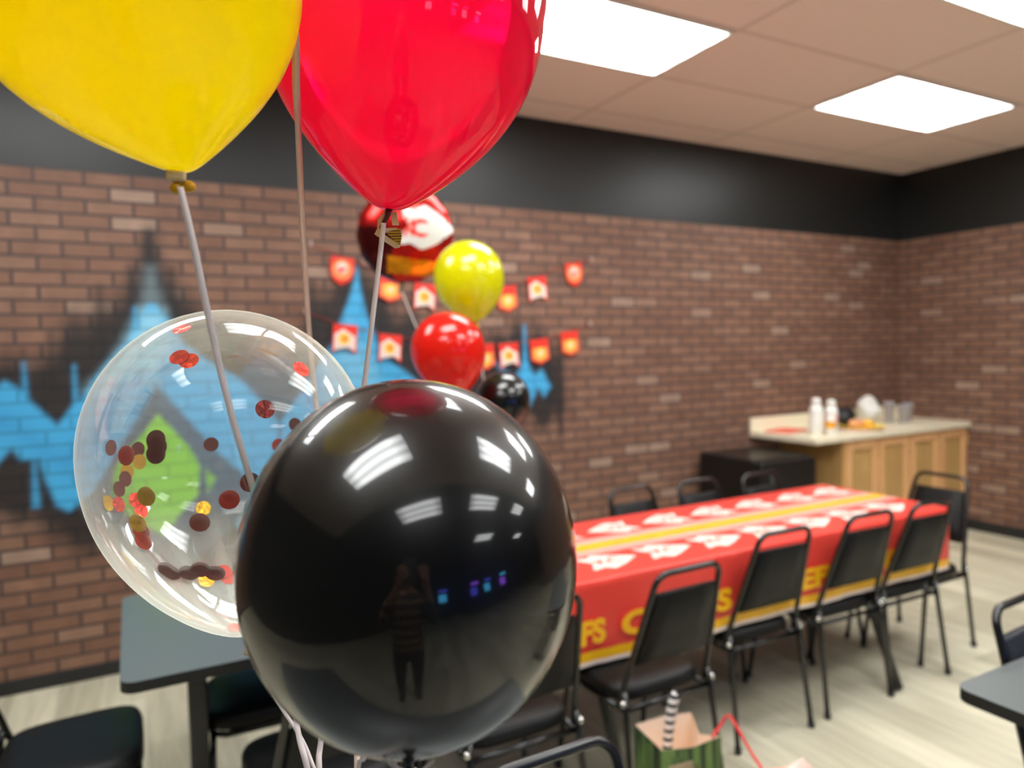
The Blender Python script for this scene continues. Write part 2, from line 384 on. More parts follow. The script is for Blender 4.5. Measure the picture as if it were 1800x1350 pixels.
M = dict(
    brick_long=brick_material('brick_mural_wall', 'x', True),
    brick_side=brick_material('brick_side_wall', 'y', False),
    floor=floor_material(),
    ceiling=ceiling_material(),
    panel=panel_material('lit_lens', PANEL),
    panel_dim=panel_material('dim_lens', 4.5),
    troffer=P('white_troffer', srgb(.90, .88, .84), rough=.4),
    black_rubber=P('black_rubber', srgb(.12, .12, .12), rough=.55),
    charcoal=P('charcoal_paint', srgb(.22, .22, .215), rough=.7),
    arcade_dark=P('black_paint', srgb(.07, .07, .08), rough=.8),
    vinyl=P('black_vinyl', srgb(.085, .085, .085), rough=.45, spec=.22, noise=.10, nscale=40, bump=.15),
    navy_vinyl=P('navy_vinyl', srgb(.12, .13, .17), rough=.42, noise=.10, nscale=40, bump=.15),
    steel_black=P('black_powdercoat', srgb(.075, .075, .075), rough=.25, spec=.6),
    chrome=P('chrome', srgb(.85, .85, .83), rough=.18, metal=1.0),
    table_grey=P('grey_laminate', srgb(.345, .365, .365), rough=.33, noise=.05, nscale=90),
    table_edge=P('black_edge_band', srgb(.09, .09, .09), rough=.4),
    cloth_red=P('red_plastic_cloth', srgb(.88, .27, .23), rough=.32, spec=.45, noise=.05, nscale=8),
    cloth_white=P('white_print', srgb(.93, .86, .82), rough=.35),
    cloth_pink=P('pale_pink_print', srgb(.93, .62, .57), rough=.35),
    cloth_gold=P('gold_print', srgb(.95, .72, .09), rough=.35),
    cloth_amber=P('amber_print', srgb(.86, .60, .07), rough=.35),
    latex_yellow=latex('yellow_latex', srgb(1, .93, .04), (1, .85, .05, 1), .02, .14, .018, .86),
    latex_red=latex('cherry_latex', srgb(1.0, .20, .40), (1, .04, .34, 1), .20, .04, .02, .75),
    latex_red_far=latex('red_latex', srgb(1, .17, .12), (1, .1, .05, 1), .04, .14, .045, .50),
    latex_yellow_far=latex('bright_yellow_latex', srgb(.98, .97, .03), (1, .9, .05, 1), .06, .16, .06, .45),
    clear=clear_skin('clear_plastic_skin'),
    latex_black=P('black_latex', srgb(.03, .03, .03), rough=.34, spec=.18, noise=.02, nscale=3, coat=.9),
    ribbon=latex('pearl_ribbon', srgb(1, .96, .95), (1, 1, 1, 1), .0, .35, .04, .35),
    ribbon_tan=latex('tan_lavender_ribbon', srgb(.95, .84, .78), (1, 1, 1, 1), .02, .35, .05, .45),
    clip=P('clear_plastic_clip', srgb(.86, .76, .58), rough=.2, spec=.6),
    neck_yellow=P('gathered_yellow_latex', srgb(.85, .62, .04), rough=.4),
    neck_red=P('gathered_dark_red_latex', srgb(.32, .03, .05), rough=.35),
    neck_black=P('gathered_black_latex', srgb(.05, .05, .05), rough=.3),
    gold_mesh=stripe_material('gold_dotted_tape', srgb(.80, .62, .20), srgb(.35, .26, .08), 330.0, 2),
    foil_red=foil_material('red_confetti_foil', srgb(.90, .22, .15), .22),
    foil_maroon=foil_material('maroon_confetti_foil', srgb(.52, .07, .07), .2),
    foil_gold=foil_material('gold_confetti_foil', srgb(.95, .75, .12), .22),
    mylar_red=foil_material('red_mylar', srgb(.80, .13, .11), .22, 9, .25),
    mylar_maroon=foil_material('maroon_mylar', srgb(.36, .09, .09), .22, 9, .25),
    mylar_white=P('white_mylar_print', srgb(.86, .86, .84), rough=.3),
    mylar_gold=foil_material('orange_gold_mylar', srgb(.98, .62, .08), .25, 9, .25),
    mylar_silver=foil_material('silver_mylar', srgb(.75, .73, .70), .2, 9, .25),
    pen_red=P('red_card', srgb(.90, .19, .12), rough=.5),
    pen_orange=P('orange_card', srgb(.95, .55, .30), rough=.5),
    pen_yellow=P('yellow_card', srgb(.96, .78, .28), rough=.5),
    pen_white=P('white_card', srgb(.90, .82, .78), rough=.5),
    tape=P('frosted_tape', srgb(.66, .56, .52), rough=.4),
    string_red=P('red_cord', srgb(.62, .12, .10), rough=.6),
    maple=wood_material('maple', srgb(.78, .60, .37), srgb(.86, .69, .45)),
    maple_frame=wood_material('maple_frame', srgb(.84, .64, .43), srgb(.90, .71, .50)),
    maple_panel=wood_material('maple_end_panel', srgb(.70, .55, .33), srgb(.78, .63, .40)),
    stone=P('speckled_cream_laminate', srgb(.92, .88, .77), rough=.35, noise=.10, nscale=160),
    fridge=P('black_appliance', srgb(.07, .07, .07), rough=.32, noise=.05),
    white_plastic=P('white_plastic', srgb(.92, .91, .88), rough=.35),
    amber_label=P('amber_label', srgb(.95, .66, .12), rough=.5),
    pink_label=P('pink_label', srgb(.90, .66, .64), rough=.5),
    plate_red=P('red_paper', srgb(.90, .42, .34), rough=.55),
    plate_yellow=P('yellow_paper_plate', srgb(.98, .86, .40), rough=.5),
    food=P('tan_food', srgb(.86, .62, .45), rough=.7, noise=.2, nscale=60, bump=.5),
    food_amber=P('amber_food', srgb(.93, .70, .25), rough=.6, noise=.2, nscale=60, bump=.5),
    paper_pale=P('pale_paper', srgb(.88, .78, .72), rough=.7),
    tissue=P('crumpled_white_tissue', srgb(.88, .87, .84), rough=.8, noise=.05),
    black_cloth=P('black_plastic', srgb(.06, .06, .06), rough=.5),
    cup=P('milky_clear_cup', srgb(.74, .72, .74), rough=.15, spec=.6),
    camo=camo_material(),
    bag_inside=P('cream_bag_lining', srgb(.97, .90, .82), rough=.7),
    bag_label=P('tan_label', srgb(.66, .58, .46), rough=.6, noise=.25, nscale=70),
    bag_pink=P('pale_pink_bag', srgb(.93, .78, .73), rough=.6),
    cord=P('red_cord_handle', srgb(.86, .16, .17), rough=.5),
    roll=stripe_material('black_white_stripes', srgb(.90, .90, .89), srgb(.10, .10, .11), 38.0, 2),
    skin_tone=P('skin_tone', srgb(.72, .52, .42), rough=.5),
    denim=P('dark_denim', srgb(.12, .14, .19), rough=.8, noise=.15, nscale=120),
    shoe=P('dark_shoe', srgb(.10, .10, .10), rough=.5),
    hair=P('dark_brown_hair', srgb(.14, .10, .08), rough=.6, noise=.3, nscale=90),
    lip=P('lip', srgb(.60, .35, .32), rough=.5),
    plaid=plaid_material(),
    screen_blue=P('lit_blue_screen', (0.01, 0.01, 0.03, 1), emit=(0.10, 0.12, 1.0, 1), estr=2.2),
    screen_cyan=P('lit_cyan_screen', (0.01, 0.02, 0.03, 1), emit=(0.08, 0.55, 1.0, 1), estr=3.5),
    screen_violet=P('lit_violet_screen', (0.02, 0.01, 0.03, 1), emit=(0.35, 0.10, 1.0, 1), estr=3.5),
)

# ------------------------------------------------------------------ object helpers
def link(name, bm, m, parent=None, loc=(0, 0, 0), smooth=False, mats=None):
    me = bpy.data.meshes.new(name)
    bm.normal_update()
    bm.to_mesh(me)
    bm.free()
    for x in (mats if mats else [m]):
        me.materials.append(x)
    if smooth:
        for p in me.polygons:
            p.use_smooth = True
    o = bpy.data.objects.new(name, me)
    COL.objects.link(o)
    o.location = loc
    if parent:
        o.parent = parent
    return o

def tag(o, label, cat, group=None):
    o['label'] = label
    o['category'] = cat
    if group:
        o['group'] = group
    return o

def thing(name, label, cat, loc=(0, 0, 0), rz=0.0, group=None):
    o = bpy.data.objects.new(name, None)
    o.empty_display_size = 0.05
    COL.objects.link(o)
    o.location = loc
    o.rotation_euler = (0, 0, rz)
    return tag(o, label, cat, group)

def struct(name, bm, m, loc=(0, 0, 0), smooth=False):
    o = link(name, bm, m, None, loc, smooth)
    o['kind'] = 'structure'
    return o

def dup(root, loc, rz, label):
    r = root.copy()
    COL.objects.link(r)
    r.location = loc
    r.rotation_euler = (0, 0, rz)
    r['label'] = label
    for ch in root.children:
        c = ch.copy()
        COL.objects.link(c)
        c.parent = r
        for g in ch.children:
            d = g.copy()
            COL.objects.link(d)
            d.parent = c
    return r

def box(bm, lo, hi, bev=0.0, seg=2, mi=0):
    vs = [bm.verts.new((x, y, z)) for z in (lo[2], hi[2]) for y in (lo[1], hi[1]) for x in (lo[0], hi[0])]
    fs = [(0, 2, 3, 1), (4, 5, 7, 6), (0, 1, 5, 4), (2, 6, 7, 3), (0, 4, 6, 2), (1, 3, 7, 5)]
    faces = [bm.faces.new([vs[i] for i in f]) for f in fs]
    for f in faces:
        f.material_index = mi
    if bev:
        eds = list({e for f in faces for e in f.edges})
        bmesh.ops.bevel(bm, geom=eds, offset=bev, segments=seg, profile=.5, affect='EDGES')

def boxed(lo, hi, bev=0.0, seg=2):
    bm = bmesh.new()
    box(bm, lo, hi, bev, seg)
    return bm

def catmull(pts, n=8):
    pts = [Vector(p) for p in pts]
    out = []
    for i in range(len(pts) - 1):
        p0 = pts[i - 1] if i > 0 else pts[i] * 2 - pts[i + 1]
        p1, p2 = pts[i], pts[i + 1]
        p3 = pts[i + 2] if i + 2 < len(pts) else pts[i + 1] * 2 - pts[i]
        for k in range(n):
            t = k / n
            out.append(.5 * ((2 * p1) + (p2 - p0) * t + (2 * p0 - 5 * p1 + 4 * p2 - p3) * t * t + (3 * p1 - p0 - 3 * p2 + p3) * t ** 3))
    out.append(pts[-1])
    return out

def tube(bm, pts, r, seg=10, cap=True, mi=0):
    pts = [Vector(p) for p in pts]
    n = len(pts)
    rs = r if isinstance(r, (list, tuple)) else [r] * n
    tang = []
    for i in range(n):
        a = pts[max(i - 1, 0)]
        b = pts[min(i + 1, n - 1)]
        tang.append((b - a).normalized())
    t0 = tang[0]
    up = Vector((0, 0, 1)) if abs(t0.z) < .9 else Vector((1, 0, 0))
    u = t0.cross(up).normalized()
    rings = []
    for i in range(n):
        t = tang[i]
        u = (u - t * u.dot(t)).normalized()
        v = t.cross(u)
        rings.append([bm.verts.new(pts[i] + (u * math.cos(2 * PI * k / seg) + v * math.sin(2 * PI * k / seg)) * rs[i]) for k in range(seg)])
    for i in range(n - 1):
        for k in range(seg):
            f = bm.faces.new((rings[i][k], rings[i][(k + 1) % seg], rings[i + 1][(k + 1) % seg], rings[i + 1][k]))
            f.material_index = mi
            f.smooth = True
    if cap:
        bm.faces.new(list(reversed(rings[0]))).material_index = mi
        bm.faces.new(rings[-1]).material_index = mi

def tubed(pts, r, seg=10):
    bm = bmesh.new()
    tube(bm, pts, r, seg)
    return bm

def lathe(bm, prof, seg=32, mi=0):
    """prof: list of (radius, z) from bottom to top"""
    rings = []
    for r, z in prof:
        if r < 1e-5:
            rings.append([bm.verts.new((0, 0, z))])
        else:
            rings.append([bm.verts.new((r * math.cos(2 * PI * k / seg), r * math.sin(2 * PI * k / seg), z)) for k in range(seg)])
    for a, b in zip(rings[:-1], rings[1:]):
        for k in range(seg):
            k2 = (k + 1) % seg
            if len(a) == 1 and len(b) == 1:
                continue
            if len(a) == 1:
                f = bm.faces.new((a[0], b[k2], b[k]))
            elif len(b) == 1:
                f = bm.faces.new((a[k], a[k2], b[0]))
            else:
                f = bm.faces.new((a[k], a[k2], b[k2], b[k]))
            f.smooth = True
            f.material_index = mi

def sphere(bm, c, r, seg=12, sc=(1, 1, 1)):
    rings = 8
    old = set(bm.verts)
    lathe(bm, [(r * math.sin(PI * i / rings) if 0 < i < rings else 0, -r * math.cos(PI * i / rings)) for i in range(rings + 1)], seg)
    for v in [w for w in bm.verts if w not in old]:
        v.co = Vector((v.co.x * sc[0], v.co.y * sc[1], v.co.z * sc[2])) + Vector(c)

def arc_pts(c, r, a0, a1, n, plane='xz', off=0.0):
    out = []
    for i in range(n + 1):
        a = a0 + (a1 - a0) * i / n
        out.append((c[0] + r * math.cos(a), off, c[1] + r * math.sin(a)))
    return out

def rot_to(axis):
    """rotation taking +Z to axis"""
    return Vector((0, 0, 1)).rotation_difference(Vector(axis).normalized())

def text_mesh(body, size, depth=0.0, bold=.02):
    cu = bpy.data.curves.new('text_tmp', 'FONT')
    cu.body = body
    cu.size = size
    cu.offset = size * bold
    cu.extrude = depth
    ob = bpy.data.objects.new('text_tmp', cu)
    COL.objects.link(ob)
    dg = bpy.context.evaluated_depsgraph_get()
    me = bpy.data.meshes.new_from_object(ob.evaluated_get(dg))
    bpy.data.objects.remove(ob)
    bpy.data.curves.remove(cu)
    vs = [Vector(v.co) for v in me.vertices]
    fs = [list(p.vertices) for p in me.polygons]
    bpy.data.meshes.remove(me)
    return vs, fs

def add_poly_mesh(bm, vs, fs, fn, mi):
    nv = [bm.verts.new(fn(v)) for v in vs]
    for f in fs:
        try:
            bm.faces.new([nv[i] for i in f]).material_index = mi
        except ValueError:
            pass

# ------------------------------------------------------------------ room shell
def sd_poly(X, Z, poly):
    """signed distance (negative inside) to a polygon, vectorised"""
    d = np.full(X.shape, 1e9)
    ins = np.zeros(X.shape, bool)
    n = len(poly)
    for i in range(n):
        ax, az = poly[i]
        bx, bz = poly[(i + 1) % n]
        ex, ez = bx - ax, bz - az
        wx, wz = X - ax, Z - az
        t = np.clip((wx * ex + wz * ez) / (ex * ex + ez * ez + 1e-12), 0, 1)
        d = np.minimum(d, (wx - ex * t) ** 2 + (wz - ez * t) ** 2)
        c = ((az > Z) != (bz > Z)) & (X < (bx - ax) * (Z - az) / (bz - az + 1e-12) + ax)
        ins ^= c
    d = np.sqrt(d)
    return np.where(ins, -d, d)

def smooth01(x):
    x = np.clip(x, 0, 1)
    return x * x * (3 - 2 * x)

def build_mural_wall():
    xs = list(np.arange(-1.4, 2.9001, 0.013))
    zs = list(np.arange(0.25, 2.4501, 0.013))
    X = [XL - .1, -2.2] + xs + [3.6, 4.4, 5.2, XR + .1]
    Z = [-.05] + zs + [2.62, 2.84, H + .05]
    nx, nz = len(X), len(Z)
    GX, GZ = np.meshgrid(np.array(X), np.array(Z), indexing='ij')
    rng = np.random.RandomState(3)
    # slow horizontal wobble and vertical streaks, as sprayed and dripping paint has
    k = np.arange(-1.6, 3.2, 0.03)
    st = np.interp(GX, k, np.convolve(rng.rand(len(k)), [.25, .5, .25], 'same'))
    rgb = np.zeros(GX.shape + (3,))
    al = np.zeros(GX.shape)
    def over(col, a):
        nonlocal rgb, al
        a = np.clip(a, 0, 1)
        c = np.array(col)
        na = a + al * (1 - a)
        rgb = np.where((na > 1e-4)[..., None], (c * a[..., None] + rgb * (al * (1 - a))[..., None]) / np.maximum(na, 1e-4)[..., None], rgb)
        al = na
    def spray(poly, soft, strength, col, streak=0.0):
        d = sd_poly(GX, GZ, poly)
        over(col, smooth01(.5 - d / soft + streak * (st - .5)) * strength)
    blk = srgb(.115, .115, .12)[:3]
    cy = srgb(.26, .66, .86)[:3]
    cyd = srgb(.18, .52, .74)[:3]
    cyl = srgb(.62, .83, .90)[:3]
    grn = srgb(.50, .78, .12)[:3]
    sl = srgb(.22, .30, .38)[:3]
    # black shadow behind the zigzag
    spray([(-1.4, 1.66), (-.62, 1.60), (-.42, 1.57), (-.34, 1.62), (-.24, 1.74), (-.12, 1.84), (-.03, 1.90), (.06, 2.02), (.10, 2.16), (.14, 2.02), (.22, 1.92), (.36, 1.80), (.52, 1.72), (.66, 1.58),
           (.80, 1.66), (.92, 1.84), (1.05, 1.95), (1.16, 2.03), (1.28, 1.90), (1.42, 1.78), (1.60, 1.66), (1.9, 1.70), (2.1, 1.66), (2.26, 1.76), (2.40, 1.62), (2.52, 1.50),
           (2.56, 1.18), (2.40, 1.06), (2.2, 1.10), (1.9, 1.0), (1.5, .9), (1.1, .72), (.7, .52), (.3, .42), (.0, .54), (-.16, .64), (-.26, .66), (-.36, .68), (-.45, .79), (-.6, .83), (-1.4, .80)], .17, .93, blk, .9)
    for sx_, top, bot, w in ((-.44, 1.62, 1.3, .012), (-.12, 1.92, 1.5, .02), (.02, 2.02, 1.6, .03), (.105, 2.20, 1.7, .03), (.20, 2.02, 1.6, .02), (.9, 1.98, 1.6, .03), (1.3, 1.98, 1.6, .03), (-.33, 1.70, 1.4, .015), (2.42, 1.62, 1.2, .03),
                             (2.50, 1.18, .98, .02), (-.2, .74, .60, .02), (.0, .62, .48, .02)):
        spray([(sx_ - w, bot), (sx_ - w * .5, top), (sx_ + w * .5, top), (sx_ + w, bot)], .05, .75, blk)
    # pale blooms above the two peaks
    spray([(.05, 1.80), (.09, 2.02), (.12, 2.02), (.16, 1.80), (.10, 1.6)], .09, .7, srgb(.48, .55, .57)[:3])
    # cyan zigzag
    zig = [(-1.4, 1.20), (-1.1, 1.60), (-.80, 1.22), (-.62, 1.36), (-.52, 1.475), (-.455, 1.43), (-.43, 1.385), (-.32, 1.255), (-.26, 1.335), (-.22, 1.37), (-.16, 1.47), (-.02, 1.64), (.055, 1.79), (.085, 1.835), (.12, 1.835), (.155, 1.79), (.24, 1.64), (.42, 1.50), (.58, 1.40), (.70, 1.21), (.86, 1.42),
           (1.0, 1.62), (1.10, 1.86), (1.155, 2.02), (1.20, 1.80), (1.30, 1.55), (1.46, 1.43), (1.62, 1.26), (1.80, 1.02), (1.74, .96), (1.5, 1.02), (1.3, .92), (1.1, .84), (.9, .80), (.7, .74), (.50, .62), (.34, .82), (.10, 1.36),
           (-.12, .96), (-.20, .90), (-.24, .87), (-.29, .835), (-.34, .87), (-.38, 1.0), (-.40, 1.10), (-.47, 1.10), (-.505, 1.16), (-.56, 1.09), (-.8, .90), (-1.1, 1.16), (-1.4, .86)]
    spray(zig, .035, .96, cy, .10)
    spray([(-1.2, 1.30), (-.52, 1.33), (-.32, 1.12), (-.2, 1.22), (.02, 1.50), (.12, 1.60), (-.05, 1.32), (-.28, 1.0), (-.36, 1.08), (-.5, 1.24), (-1.2, 1.1)], .12, .45, cyd)
    spray([(-.1, 1.48), (.06, 1.80), (.15, 1.80), (.2, 1.66), (.1, 1.5)], .12, .7, cyl)
    spray([(-.2, 1.42), (-.06, 1.57), (.0, 1.50), (-.12, 1.36)], .10, .45, cyl)
    spray([(.9, 1.30), (1.10, 1.74), (1.25, 1.5), (1.3, 1.2), (1.1, 1.2)], .14, .35, cyl)
    for sx_, z0, z1, w in ((-.44, 1.40, 1.56, .010), (-.24, 1.30, 1.54, .013), (-.42, .87, 1.1, .016), (1.155, 1.85, 2.06, .02), (2.24, 1.35, 1.73, .02), (.03, 1.70, 1.82, .012), (1.0, .72, .85, .02)):
        spray([(sx_ - w, z0), (sx_ - w * .4, z1), (sx_ + w * .4, z1), (sx_ + w, z0)], .03, .85, cy)
    spray([(2.02, 1.50), (2.12, 1.42), (2.16, 1.38), (2.21, 1.46), (2.24, 1.55), (2.27, 1.46), (2.31, 1.40), (2.36, 1.44), (2.43, 1.32), (2.38, 1.26), (2.33, 1.32), (2.27, 1.20), (2.20, 1.28), (2.1, 1.38)], .04, .95, cy, .1)
    # dark diamond with the green diamond in it
    spray([(.11, 1.43), (-.13, 1.02), (-.24, .84), (.02, .46), (.10, .40), (.34, .58), (.62, .82), (.40, 1.05)], .03, .93, sl, .2)
    spray([(-.24, .86), (.02, .46), (.10, .40), (.34, .58), (.62, .82), (.3, .72), (.1, .62), (-.08, .74)], .08, .75, srgb(.33, .35, .37)[:3])
    spray([(.70, 1.20), (.50, 1.46), (.60, 1.56), (.78, 1.56), (.86, 1.40)], .035, .9, sl, .2)
    spray([(.695, 1.30), (.685, 1.05), (.71, 1.05), (.72, 1.30)], .03, .7, sl)
    spray([(.11, 1.28), (.07, 1.23), (.05, 1.20), (-.02, 1.12), (-.09, 1.03), (-.105, .90), (-.04, .78), (.07, .69), (.12, .66), (.19, .76), (.28, .85), (.295, 1.0), (.25, 1.10), (.16, 1.22)], .022, .97, grn)
    spray([(.32, .98), (.37, .93), (.33, .86)], .025, .8, grn)
    bm = bmesh.new()
    V = [[bm.verts.new((X[i], 0, Z[j])) for j in range(nz)] for i in range(nx)]
    for i in range(nx - 1):
        for j in range(nz - 1):
            bm.faces.new((V[i][j], V[i + 1][j], V[i + 1][j + 1], V[i][j + 1]))
    # thickness behind the face
    bt = [bm.verts.new((x, .12, z)) for x, z in ((X[0], Z[0]), (X[-1], Z[0]), (X[-1], Z[-1]), (X[0], Z[-1]))]
    bm.faces.new(bt)
    o = struct('wall_back', bm, M['brick_long'], (0, W, 0))
    me = o.data
    ca = me.color_attributes.new('paint', 'FLOAT_COLOR', 'POINT')
    buf = np.zeros((len(me.vertices), 4), np.float32)
    flat = np.concatenate([rgb, al[..., None]], -1).reshape(-1, 4)
    buf[:flat.shape[0]] = flat
    ca.data.foreach_set('color', buf.ravel())

build_mural_wall()
struct('wall_right', boxed((XR, -1.2, -.05), (XR + .12, W + .12, H + .05)), M['brick_side'])
struct('wall_left', boxed((XL - .12, YB, -.05), (XL, W + .12, H + .05)), M['charcoal'])
struct('wall_front', boxed((XL - .12, YB - .12, -.05), (12.0, YB, H + .25)), M['arcade_dark'])
bm = boxed((XR + .12, -1.2, -.05), (12.0, -1.08, H + .25))
struct('wall_side', bm, M['arcade_dark'])
struct('wall_far', boxed((12.0, YB - .12, -.05), (12.12, -1.08, H + .25)), M['arcade_dark'])
struct('floor', boxed((XL - .12, YB - .12, -.1), (12.1, W + .12, 0)), M['floor'])
struct('ceiling', boxed((XL - .12, -.55, H), (XR + .12, W + .12, H + .1)), M['ceiling'])
bm = bmesh.new()
box(bm, (XL - .12, YB - .12, H + .15), (12.1, -.55, H + .25))
box(bm, (XL - .12, -.60, H - .02), (12.1, -.55, H + .2))
struct('ceiling_dark', bm, M['arcade_dark'])
bm = bmesh.new()
box(bm, (XL, W - .012, 0), (XR, W, .07), .004)
struct('baseboard_back', bm, M['black_rubber'])
bm = bmesh.new()
box(bm, (XR - .012, -1.2, 0), (XR, W - .012, .09), .004)
struct('baseboard_right', bm, M['black_rubber'])
bm = bmesh.new()
box(bm, (XL, YB, 0), (XL + .012, W - .012, .09), .004)
struct('baseboard_left', bm, M['black_rubber'])

# ------------------------------------------------------------------ ceiling panels
def ceiling_light(x0, y0, label, m, z=H):
    cx, cy = x0 + .6096, y0 + .3048
    t = thing('ceiling_light', label, 'ceiling light', (cx, cy, z), 0, 'fluorescent ceiling panels')
    bm = bmesh.new()
    a, b, w = .6046, .2998, .022
    for lo, hi in (((-a, -b), (a, -b + w)), ((-a, b - w), (a, b)), ((-a, -b + w), (-a + w, b - w)), ((a - w, -b + w), (a, b - w))):
        box(bm, (lo[0], lo[1], -.012), (hi[0], hi[1], 0), .002, 1)
    link('frame', bm, M['troffer'], t)
    bm = bmesh.new()
    box(bm, (-a + w, -b + w, -.009), (a - w, b - w, -.001))
    link('diffuser', bm, m, t)
    return t

ceiling_light(3.81, 2.519, 'bright rectangular ceiling panel nearest the black-topped room corner', M['panel'])
ceiling_light(1.372, 2.519, 'bright rectangular ceiling panel partly hidden by the pinkish red balloon', M['panel'])
ceiling_light(2.591, 1.300, 'bright ceiling panel cut off by the top right edge of the photo', M['panel'])
ceiling_light(-1.067, 2.519, 'ceiling panel over the mural above the yellow balloon, seen in the reflections', M['panel'])
ceiling_light(.152, 1.300, 'ceiling panel straight above the balloons, seen as the widest reflection', M['panel'])
ceiling_light(-1.067, .076, 'ceiling panel just left of the balloons overhead, biggest highlight on the black balloon', M['panel'])
ceiling_light(1.372, .076, 'ceiling panel right of the balloons overhead, second big highlight on the black balloon', M['panel'])
ceiling_light(3.810, .076, 'ceiling panel over the right side of the room, small highlight on the black balloon', M['panel'])
for lx_, ly_, lab in ((-.75, -1.5, 'dim ceiling panel behind the camera over the arcade, nearest the charcoal wall'),
                      (1.25, -1.5, 'dim ceiling panel behind the camera, second from the charcoal wall'),
                      (3.5, -1.5, 'dim ceiling panel behind the camera, third from the charcoal wall'),
                      (1.9, -3.4, 'dim ceiling panel deep in the arcade behind the camera, above the cyan machine'),
                      (5.6, -3.6, 'dim ceiling panel deepest in the arcade behind the camera')):
    ceiling_light(lx_, ly_, lab, M['panel_dim'], H + .15)

# ------------------------------------------------------------------ arcade machines behind the camera
def arcade_cabinet(x, y, rz, scr, mar, label):
    t = thing('arcade_cabinet', label, 'arcade machine', (x, y, 0), rz, 'arcade machines behind the camera')
    bm = bmesh.new()
    prof = [(-.40, 0), (.36, 0), (.36, .75), (.46, .86), (.40, 1.0), (.16, 1.05), (.04, 1.55), (.26, 1.62), (.26, 1.82), (-.40, 1.85)]
    L = [bm.verts.new((-.34, p[0], p[1])) for p in prof]
    Rr = [bm.verts.new((.34, p[0], p[1])) for p in prof]
    bm.faces.new(L)
    bm.faces.new(list(reversed(Rr)))
    for i in range(len(prof)):
        j = (i + 1) % len(prof)
        bm.faces.new((L[j], L[i], Rr[i], Rr[j]))
    bmesh.ops.recalc_face_normals(bm, faces=bm.faces)
    link('body', bm, M['black_cloth'], t)
    bm = bmesh.new()
    vs = [bm.verts.new(p) for p in ((-.29, .165, 1.06), (.29, .165, 1.06), (.29, .06, 1.52), (-.29, .06, 1.52))]
    bm.faces.new(vs)
    link('screen', bm, scr, t)
    link('marquee', boxed((-.31, .262, 1.64), (.31, .272, 1.80)), mar, t)
    return t
arcade_cabinet(2.3, -5.6, -.2, M['screen_blue'], M['screen_violet'], 'arcade machine with blue screen behind the camera, left of the row')
arcade_cabinet(3.6, -5.9, -.1, M['screen_cyan'], M['screen_blue'], 'arcade machine with cyan screen behind the camera, middle of the row')
arcade_cabinet(5.2, -5.6, .2, M['screen_violet'], M['screen_cyan'], 'arcade machine with violet screen behind the camera, right of the row')
arcade_cabinet(.1, -6.3, -.2, M['screen_cyan'], M['screen_blue'], 'lone arcade machine with cyan screen at far end behind the camera')

